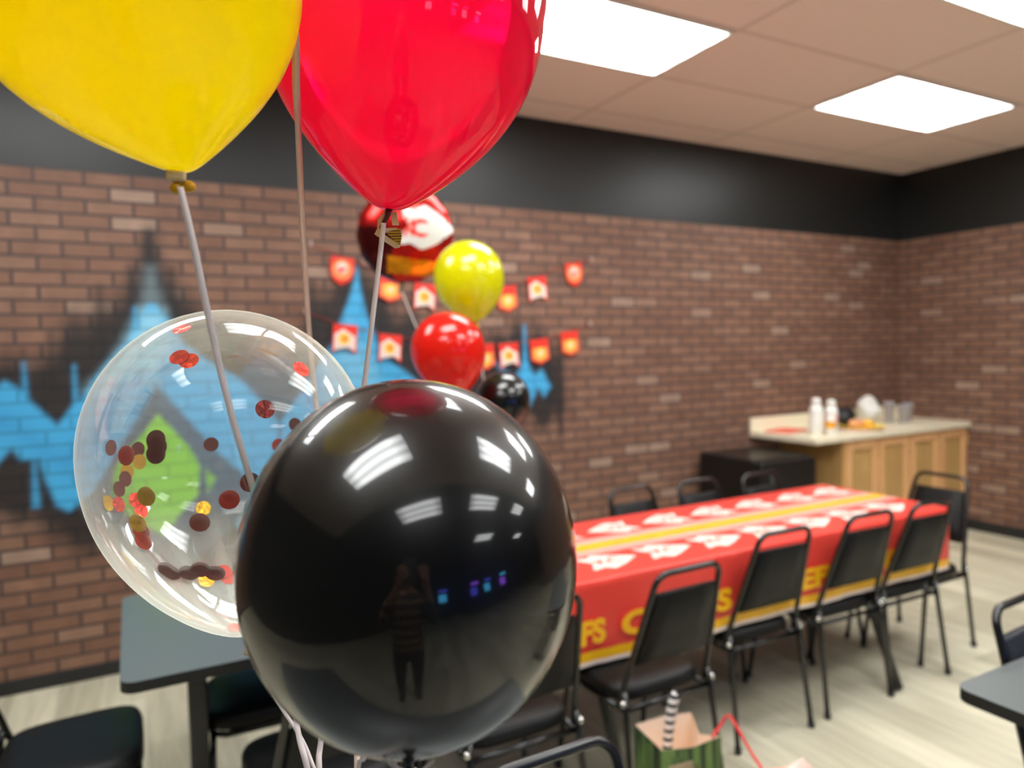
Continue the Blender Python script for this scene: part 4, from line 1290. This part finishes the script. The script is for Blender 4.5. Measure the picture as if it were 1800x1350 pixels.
def hit_clear(u, v, far):
    """point and normal where the sight line at (u,v) meets the clear skin's near or far side"""
    o0 = Vector((0, 0, 1.5645))
    d = (R_ * ((u - 900) / 1255.22) - U_ * ((v - 675) / 1255.22) + F_).normalized()
    qi = qc.inverted()
    a = qi @ (o0 - Vector(cc_))
    b = qi @ d
    ts = []
    prev = None
    for i in range(1, 700):
        tt = .5 + i * .001
        p = a + b * tt
        ins = abs(p.z) < LC and math.hypot(p.x, p.y) < clear_radius(p.z) - .0012
        if prev is not None and ins != prev:
            ts.append(tt)
        prev = ins
    if not ts:
        return None
    tt = ts[-1] if far else ts[0]
    p = a + b * (tt + (-.0006 if far else .0006))
    h = .002
    g = (clear_radius(p.z + h) - clear_radius(p.z - h)) / (2 * h)
    r = math.hypot(p.x, p.y) + 1e-9
    n = Vector((p.x / r, p.y / r, -g)).normalized()
    return Vector(cc_) + qc @ p, qc @ n

CONF = [
 (319,577,'red',0,'top'),(314,626,'red',0,'upper'),(331,632,'red',0,'upper'),(467,718,'maroon',0,'right'),(530,648,'red',0,'right'),
 (371,781,'maroon',1,'middle'),(520,746,'maroon',1,'right'),(491,783,'red',1,'right'),(440,848,'maroon',0,'right'),(403,879,'red',0,'middle'),
 (357,894,'gold',1,'middle'),(350,920,'maroon',0,'middle'),(194,787,'maroon',1,'left'),(220,801,'red',0,'left'),(241,790,'maroon',1,'left'),
 (243,812,'gold',1,'left'),(223,829,'gold',1,'left'),(219,842,'maroon',1,'left'),(272,773,'maroon',0,'left'),(274,785,'maroon',0,'left'),
 (273,798,'maroon',0,'left'),(189,885,'gold',1,'left'),(207,887,'red',1,'left'),(236,880,'red',1,'left'),(256,873,'gold',0,'left'),
 (247,898,'red',1,'left'),(240,921,'gold',0,'lower'),(245,936,'red',0,'lower'),(251,952,'red',0,'lower'),(292,1003,'maroon',0,'bottom'),
 (300,1009,'maroon',0,'bottom'),(330,1010,'maroon',0,'bottom'),(352,1002,'maroon',0,'bottom'),(378,1009,'maroon',0,'bottom'),(362,1022,'gold',1,'bottom'),
 (392,1006,'red',1,'bottom'),(403,1016,'red',1,'bottom'),(208,860,'maroon',1,'left'),(414,1105,'red',1,'tip'),
]
CW = {'red': 'shiny red', 'maroon': 'dark maroon', 'gold': 'gold'}
PLC = {'top': 'at the very top of', 'upper': 'high up in', 'right': 'towards the right side of', 'middle': 'in the middle of', 'left': 'in the left-hand cluster of',
       'lower': 'low at the left in', 'bottom': 'in the bottom row inside', 'tip': 'near the lower tip of'}
disc_me = {}
for i, (u, v, c, far, pl) in enumerate(CONF):
    h = hit_clear(u, v, far)
    if h is None:
        continue
    p, n = h
    if c not in disc_me:
        bm = bmesh.new()
        rr = .0098
        nr = 28
        lo = [bm.verts.new((rr * math.cos(2 * PI * k / nr), rr * math.sin(2 * PI * k / nr), -.00012)) for k in range(nr)]
        hi = [bm.verts.new((rr * math.cos(2 * PI * k / nr), rr * math.sin(2 * PI * k / nr), .00012)) for k in range(nr)]
        bm.faces.new(hi); bm.faces.new(list(reversed(lo)))
        for k in range(nr):
            bm.faces.new((lo[k], lo[(k + 1) % nr], hi[(k + 1) % nr], hi[k]))
        o = link('confetti_disc', bm, M['foil_' + c])
        disc_me[c] = o.data
    else:
        o = bpy.data.objects.new('confetti_disc', disc_me[c])
        COL.objects.link(o)
    o.location = p - n * (.0008 + .0005 * (i % 4))
    o.rotation_mode = 'QUATERNION'
    o.rotation_quaternion = rot_to(n)
    tag(o, '%s confetti disc %s the clear balloon' % (CW[c], PLC[pl]), 'confetti', 'confetti discs inside the clear balloon')

# ------------------------------------------------------------------ far bunch of balloons
TIE = Vector((1.24, 2.42, .7585))
def far_balloon(name, label, c, R, m, neck_m, lean):
    ax = Vector(c) - (TIE + Vector((0, 0, .55)))
    ax = (ax.normalized() + Vector((0, 0, 1.2)) + Vector(lean)).normalized()
    t, q, tip = balloon(name, label, c, ax, R, R * 1.30, .33, m)
    neck(t, q, c, R * 1.30, R, neck_m)
    pts = [tip + q @ Vector((0, 0, -.018)), (tip * .6 + TIE * .4) + Vector((.01, .01, 0)), TIE + Vector((0, 0, .25)), TIE]
    link('ribbon', ribbon_bm(rel(pts, c), .004, [.2, .7, .3, .2], -FW), M['ribbon'], t)
    return t
far_balloon('yellow_balloon', 'smaller bright yellow balloon in the blurred bunch before the brick wall', (1.179, 2.552, 1.855), .137, M['latex_yellow_far'], M['neck_yellow'], (-.10, .05, 0))
far_balloon('red_balloon', 'smaller plain red balloon in the blurred bunch, below the yellow one', (1.002, 2.359, 1.572), .132, M['latex_red_far'], M['neck_red'], (0, 0, 0))
far_balloon('black_balloon', 'small black balloon in the blurred bunch, just above the big black one', (1.259, 2.439, 1.375), .106, M['latex_black'], M['neck_black'], (0, 0, 0))

def foil_balloon():
    c = (1.056, 2.924, 2.067)
    t = thing('foil_balloon', 'round red foil balloon with white arrowhead emblem behind the pinkish red balloon', 'balloon', c)
    R = .205
    head = [(.17, .03), (.09, .10), (.03, .13), (-.02, .10), (-.07, .12), (-.055, .06), (-.035, .03), (-.055, .0), (-.07, -.06), (-.02, -.05), (.03, -.075), (.09, -.045)]
    head = [(a * .95 + .05, b * .9 + .01) for a, b in head]
    def inpoly(x, y, poly):
        r = False
        for i in range(len(poly)):
            ax, ay = poly[i]; bx, by = poly[(i + 1) % len(poly)]
            if (ay > y) != (by > y) and x < (bx - ax) * (y - ay) / (by - ay) + ax:
                r = not r
        return r
    bm = bmesh.new()
    nr, na = 44, 120
    def mi_at(x, y):
        if inpoly(x, y, head):
            # two red letters, K then C
            lx, ly = (x - .045) / .045, (y - .030) / .045
            if abs(ly) < .85:
                if -.95 < lx < -.65: return 4
                if -.65 < lx < -.1 and abs(abs(ly) - (lx + .65) * 1.3) < .22: return 4
                rr2 = math.hypot(lx - .55, ly)
                if .45 < rr2 < .85 and not (lx > .7 and abs(ly) < .45): return 4
            return 2
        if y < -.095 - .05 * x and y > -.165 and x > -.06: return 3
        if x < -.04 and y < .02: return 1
        return 0
    for side in (1, -1):
        rings = []
        for i in range(nr + 1):
            s = i / nr
            row = []
            rad = R * s
            for k in range(na):
                a = 2 * PI * k / na
                crk = 1 + .012 * math.sin(14 * a) * s ** 4
                wr = .006 * math.sin(22 * a) * max(0, s - .6) ** 1.5 * 2
                dpt = side * (.105 * max(1 - s ** 2.4, 0) ** .62 + wr * (1 - s))
                row.append(bm.verts.new((rad * crk * math.cos(a), -dpt, rad * crk * math.sin(a))))
                if i == 0:
                    break
            rings.append(row)
        for i in range(nr):
            a_, b_ = rings[i], rings[i + 1]
            for k in range(na):
                k2 = (k + 1) % na
                vs = (a_[0], b_[k], b_[k2]) if i == 0 else (a_[k], b_[k], b_[k2], a_[k2])
                f = bm.faces.new(vs)
                ctr = f.calc_center_median()
                f.material_index = mi_at(ctr.x, ctr.z) if side == 1 else 0
                f.smooth = True
    bmesh.ops.remove_doubles(bm, verts=bm.verts, dist=1e-5)
    bmesh.ops.recalc_face_normals(bm, faces=bm.faces)
    e = link('envelope', bm, None, t, mats=[M['mylar_red'], M['mylar_maroon'], M['mylar_white'], M['mylar_gold'], M['pen_red']])
    e.rotation_euler = (.12, .10, -.40)
    bm = bmesh.new(); box(bm, (-.012, -.001, -R - .045), (.012, .001, -R + .004))
    e2 = link('neck', bm, M['mylar_silver'], t); e2.rotation_euler = (.12, .10, -.40)
    pts = [Vector(c) + Vector((-.02, 0, -R - .04)), (Vector(c) + Vector((0, 0, -R))) * .55 + TIE * .45, TIE + Vector((0, 0, .25)), TIE]
    link('ribbon', ribbon_bm(rel(pts, c), .004, [.2, .7, .3, .2], -FW), M['ribbon'], t)
foil_balloon()

# ------------------------------------------------------------------ pennant banners on the brick wall
def banner(label, ends, spots, kinds):
    t = thing('pennant_banner', label, 'banner', (0, W - .012, 0), 0, 'party pennant banners on the brick wall')
    pts = [(ends[0][0], 0, ends[0][1])] + [(x, 0, z + .075) for x, z in spots] + [(ends[1][0], 0, ends[1][1])]
    link('string', tubed(catmull(pts, 6), .0022, 6), M['string_red'], t)
    for (x, z), k in zip(spots, kinds):
        bm = bmesh.new()
        d = .0015
        if k == 'shield':
            out = [(-.058, .065), (.058, .065), (.064, .0), (.045, -.05), (0, -.078), (-.045, -.05), (-.064, .0)]
        elif k == 'swallow':
            out = [(-.062, .07), (.062, .07), (.062, -.075), (0, -.035), (-.062, -.075)]
        else:
            out = [(-.062, .07), (.062, .07), (.062, -.05), (0, -.078), (-.062, -.05)]
        flat_loop(bm, out, d)
        def patch(poly, y, mi):
            f = bm.faces.new([bm.verts.new((a, -d - y, b)) for a, b in poly]); f.material_index = mi
        circ = lambda r, cx=0, cz=0: [(cx + r * math.cos(2 * PI * i / 20), cz + r * math.sin(2 * PI * i / 20)) for i in range(20)]
        if k == 'shield':
            patch(circ(.052, 0, .002), .0005, 1)
            patch(circ(.030, 0, .010), .0010, 3)
            patch([(-.025, .008), (.03, .012), (-.01, -.018)], .0015, 0)
        elif k == 'swallow':
            patch([(-.055, .02), (-.01, .05), (.055, .01), (.055, -.062), (.02, -.045), (-.055, -.06)], .0005, 3)
            patch(circ(.030, -.004, -.002), .0010, 2)
            patch([(-.012, .012), (.016, .002), (-.006, -.02)], .0015, 0)
        else:
            patch([(-.054, .02), (.054, .02), (.054, -.045), (0, -.068), (-.054, -.045)], .0005, 1)
            patch(circ(.034, .0, -.012), .0010, 2)
            patch([(-.02, -.025), (.022, -.018), (.006, .006)], .0015, 3)
        bmesh.ops.recalc_face_normals(bm, faces=bm.faces)
        o = link('pennant', bm, None, t, (x, -.004, z), mats=[M['pen_red'], M['pen_orange'], M['pen_yellow'], M['pen_white']])
        o.rotation_euler = (0, .08 if x < 1.7 else -.08, 0)
        o.scale = (1.1, 1.0, 1.1)
    for e in ends:
        link('tape', boxed((e[0] - .010, -.003, e[1] - .012), (e[0] + .010, .003, e[1] + .020), .0005, 1), M['tape'], t)
banner('upper string of red and yellow party pennants stretched across the brick wall', [(.90, 2.17), (2.76, 2.16)],
       [(1.067, 2.036), (1.345, 1.945), (1.558, 1.895), (1.83, 1.87), (2.112, 1.893), (2.334, 1.958), (2.616, 2.062)],
       ['shield', 'point', 'swallow', 'point', 'point', 'swallow', 'shield'])
banner('lower string of red and yellow party pennants stretched across the blue mural', [(.86, 1.80), (2.74, 1.73)],
       [(1.071, 1.652), (1.335, 1.595), (1.57, 1.555), (1.77, 1.53), (1.945, 1.53), (2.116, 1.535), (2.342, 1.557), (2.575, 1.606)],
       ['swallow', 'swallow', 'point', 'shield', 'point', 'swallow', 'point', 'point'])

# ------------------------------------------------------------------ gift bags on the floor
def gift_bag():
    t = thing('gift_bag', 'open green striped camouflage gift bag standing on the floor by the near chairs', 'gift bag', (1.42, 1.645, 0), -.12)
    hx, hy, h = .105, .075, .40
    th = .0015
    bm = bmesh.new()
    def wall(p0, p1, mid_in):
        n = 6
        rows = []
        nx_, ny_ = (p1[1] - p0[1]), -(p1[0] - p0[0])
        l = math.hypot(nx_, ny_); nx_ /= l; ny_ /= l
        return nx_, ny_
    # outline with gusseted short sides
    out = [(-hx, -hy), (0, -hy - .004), (hx, -hy), (hx - .022, 0), (hx, hy), (0, hy + .004), (-hx, hy), (-hx + .022, 0)]
    tops = [h + .0, h - .012, h - .004, h - .028, h + .0, h + .008, h + .004, h - .02]
    lo = [bm.verts.new((x, y, 0)) for x, y in out]
    hi = [bm.verts.new((x, y, z)) for (x, y), z in zip(out, tops)]
    n = len(out)
    for i in range(n):
        bm.faces.new((lo[i], lo[(i + 1) % n], hi[(i + 1) % n], hi[i]))
    bm.faces.new(list(reversed(lo)))
    link('shell', bm, M['camo'], t)
    bm = bmesh.new()
    s = .975
    lo = [bm.verts.new((x * s, y * s, .003)) for x, y in out]
    hi2 = [bm.verts.new((x * s, y * s, z)) for (x, y), z in zip(out, tops)]
    for i in range(n):
        bm.faces.new((lo[(i + 1) % n], lo[i], hi2[i], hi2[(i + 1) % n]))
    bm.faces.new(lo)
    link('lining', bm, M['bag_inside'], t)
    bm = bmesh.new(); box(bm, (-.085, -hy - .0075, .25), (-.002, -hy - .0045, .35), .0008, 1)
    link('front_label', bm, M['bag_label'], t)
    return t
gift_bag()
def bag_two():
    c = (1.647, 1.415, 0.340)
    t = thing('gift_bag', 'pale pink gift bag with tissue peak at the very bottom edge', 'gift bag', (c[0], c[1], 0), -.3)
    hx, hy, h = .10, .06, .30
    bm = bmesh.new()
    out = [(-hx, -hy), (hx, -hy), (hx - .02, 0), (hx, hy), (-hx, hy), (-hx + .02, 0)]
    n = len(out)
    lo = [bm.verts.new((x, y, 0)) for x, y in out]
    hi = [bm.verts.new((x, y, h)) for x, y in out]
    for i in range(n):
        bm.faces.new((lo[i], lo[(i + 1) % n], hi[(i + 1) % n], hi[i]))
    bm.faces.new(list(reversed(lo)))
    link('shell', bm, M['bag_pink'], t)
    bm = bmesh.new()
    base = [bm.verts.new((x * .93, y * .93, h - .02)) for x, y in out]
    pk = [bm.verts.new((-.05, .0, h + .02)), bm.verts.new((.045, .01, h + .055))]
    bm.faces.new((base[0], base[1], pk[1], pk[0])); bm.faces.new((base[1], base[2], pk[1])); bm.faces.new((base[2], base[3], pk[1]))
    bm.faces.new((base[3], base[4], pk[0], pk[1])); bm.faces.new((base[4], base[5], pk[0])); bm.faces.new((base[5], base[0], pk[0]))
    link('tissue', bm, M['bag_pink'], t)
bag_two()
# red cord looped over from the green bag to the pink one
pts = [(1.503, 1.583, 0.385), (1.542, 1.590, 0.406), (1.566, 1.578, 0.437), (1.564, 1.533, 0.409), (1.562, 1.486, 0.370), (1.554, 1.444, 0.351), (1.543, 1.415, 0.335)]
o = link('red_ribbon', tubed(catmull(pts, 8), .0045, 8), M['cord'])
tag(o, 'thin red cord running from the green gift bag to the pale pink bag', 'cord')
# striped roll standing in the bag
pts = [(1.438, 1.716, 0.249), (1.444, 1.717, 0.330), (1.456, 1.715, 0.410), (1.465, 1.712, 0.451), (1.476, 1.708, 0.472)]
bm = tubed(catmull(pts, 6), .0165, 14)
o = link('striped_roll', bm, M['roll'])
tag(o, 'black and white striped roll sticking up out of the green gift bag', 'party favour')

# ------------------------------------------------------------------ the person holding the camera phone (seen in the balloons' reflections)
def photographer():
    f = Vector((.4705, .8824, 0)); r = Vector((.8824, -.4705, 0)); up = Vector((0, 0, 1))
    base = -f * .43 + r * .02
    def p(side, fwd, z):
        return base + r * side + f * fwd + up * z
    t = thing('person', 'person in plaid shirt and dark trousers holding up a phone, reflected in the black balloon', 'person', base, 0)
    J, E_, RAD = [], [], []
    def add(v, rad, parent=None):
        J.append(v); RAD.append(rad)
        if parent is not None:
            E_.append((parent, len(J) - 1))
        return len(J) - 1
    pel = add(p(0, 0, .95), (.155, .115))
    wa = add(p(0, .01, 1.10), (.145, .105), pel)
    ch = add(p(0, .0, 1.28), (.165, .115), wa)
    ut = add(p(0, -.005, 1.42), (.12, .085), ch)
    ne = add(p(0, .015, 1.50), (.055, .055), ut)
    jaw = add(p(0, .045, 1.575), (.066, .075), ne)
    hd = add(p(0, .035, 1.66), (.078, .095), jaw)
    add(p(0, .03, 1.725), (.062, .075), hd)
    for s in (-1, 1):
        hip = add(p(s * .095, 0, .88), (.088, .095), pel)
        kn = add(p(s * .105, .03, .50), (.060, .062), hip)
        cf = add(p(s * .108, .0, .34), (.056, .060), kn)
        an = add(p(s * .11, -.02, .085), (.040, .044), cf)
        add(p(s * .125, .15, .040), (.042, .032), an)
        sh = add(p(s * .185, -.005, 1.405), (.062, .062), ut)
        el = add(p(s * .255, .10, 1.19), (.044, .044), sh)
        wr = add(p(s * .095, .335, 1.475), (.029, .027), el)
        pm = add(p(s * .070, .375, 1.530), (.034, .018), wr)
        for i, (ds, df, dz, n2) in enumerate(((.012, .045, .030, .026), (.004, .048, .012, .030), (-.001, .047, -.006, .028), (-.004, .043, -.022, .022))):
            k1 = add(p(s * (.070 + ds + .012), .375 + df - .012, 1.540 + dz), (.0095, .0095), pm)
            k2 = add(p(s * (.070 + ds - .012), .375 + df + .002, 1.544 + dz), (.0085, .0085), k1)
            add(p(s * (.070 + ds - .012 - n2), .375 + df + .002, 1.546 + dz), (.0075, .0075), k2)
        th = add(p(s * .052, .372, 1.545), (.011, .011), pm)
        th2 = add(p(s * .040, .378, 1.570), (.0095, .0095), th)
        add(p(s * .036, .384, 1.592), (.008, .008), th2)
    me = bpy.data.meshes.new('skeleton_tmp')
    me.from_pydata([tuple(v - base) for v in J], E_, [])
    ob = bpy.data.objects.new('skeleton_tmp', me)
    COL.objects.link(ob)
    sk = ob.modifiers.new('skin', 'SKIN')
    sk.use_smooth_shade = True
    for i, sv in enumerate(me.skin_vertices[0].data):
        sv.radius = RAD[i]
        sv.use_root = (i == 0)
    sb = ob.modifiers.new('sub', 'SUBSURF'); sb.levels = 2; sb.render_levels = 2
    dg = bpy.context.evaluated_depsgraph_get()
    body = bpy.data.meshes.new_from_object(ob.evaluated_get(dg))
    bpy.data.objects.remove(ob)
    bpy.data.meshes.remove(me)
    body.name = 'body'
    body.materials.clear()
    for k in ('skin_tone', 'plaid', 'denim', 'shoe'):
        body.materials.append(M[k])
    for pl in body.polygons:
        c = pl.center
        fw = c.dot(f); sd = abs(c.dot(r))
        if c.z < .085: pl.material_index = 3
        elif c.z < .93: pl.material_index = 2
        elif c.z > 1.475 and sd < .12 and fw < .2: pl.material_index = 0
        elif fw > .30: pl.material_index = 0
        else: pl.material_index = 1
        pl.use_smooth = True
    b = bpy.data.objects.new('body', body)
    COL.objects.link(b); b.parent = t
    # face details and hair
    q = Matrix((r, f, up)).transposed().to_quaternion()
    def sub(name, bm, m, par, loc):
        o = link(name, bm, m, par, loc, smooth=True)
        o.rotation_mode = 'QUATERNION'; o.rotation_quaternion = q
        return o
    bm = bmesh.new()
    rings = []
    lathe(bm, [(.092 * math.cos(a), .105 * math.sin(a)) for a in [(.0 + i * .157) for i in range(10)]] + [(0, .105)], 24)
    for v in bm.verts:
        if v.co.y > .03 and v.co.z < .055: v.co.z = .055 + (v.co.z - .055) * .1
        if v.co.y < 0: v.co.z -= .045 * min(1, -v.co.y / .08) * (1 - v.co.z / .11)
        v.co.y *= 1.16
    sub('hair', bm, M['hair'], t, r * 0 + f * .028 + up * 1.655)
    bm = bmesh.new(); sphere(bm, (0, 0, 0), .014, 12, (.8, 1.2, 1.5))
    sub('nose', bm, M['skin_tone'], t, f * .132 + up * 1.635)
    for s in (-1, 1):
        bm = bmesh.new(); sphere(bm, (0, 0, 0), .012, 12, (1.2, .7, .7))
        sub('eye', bm, M['white_plastic'], t, r * (s * .032) + f * .118 + up * 1.665)
        bm = bmesh.new(); sphere(bm, (0, 0, 0), .022, 12, (.5, .8, 1.3))
        sub('ear', bm, M['skin_tone'], t, r * (s * .083) + f * .035 + up * 1.645)
    bm = bmesh.new(); sphere(bm, (0, 0, 0), .02, 12, (1.2, .4, .35))
    sub('mouth', bm, M['lip'], t, f * .120 + up * 1.592)
    # phone
    ph = thing('phone', 'dark phone held up at head height by the person in the plaid shirt', 'phone', -f * .012 + up * 1.555, 0)
    bm = bmesh.new(); box(bm, (-.037, -.010, -.074), (.037, -.002, .074), .006, 3)
    o = link('case', bm, M['black_cloth'], ph); o.rotation_mode = 'QUATERNION'; o.rotation_quaternion = q
photographer()
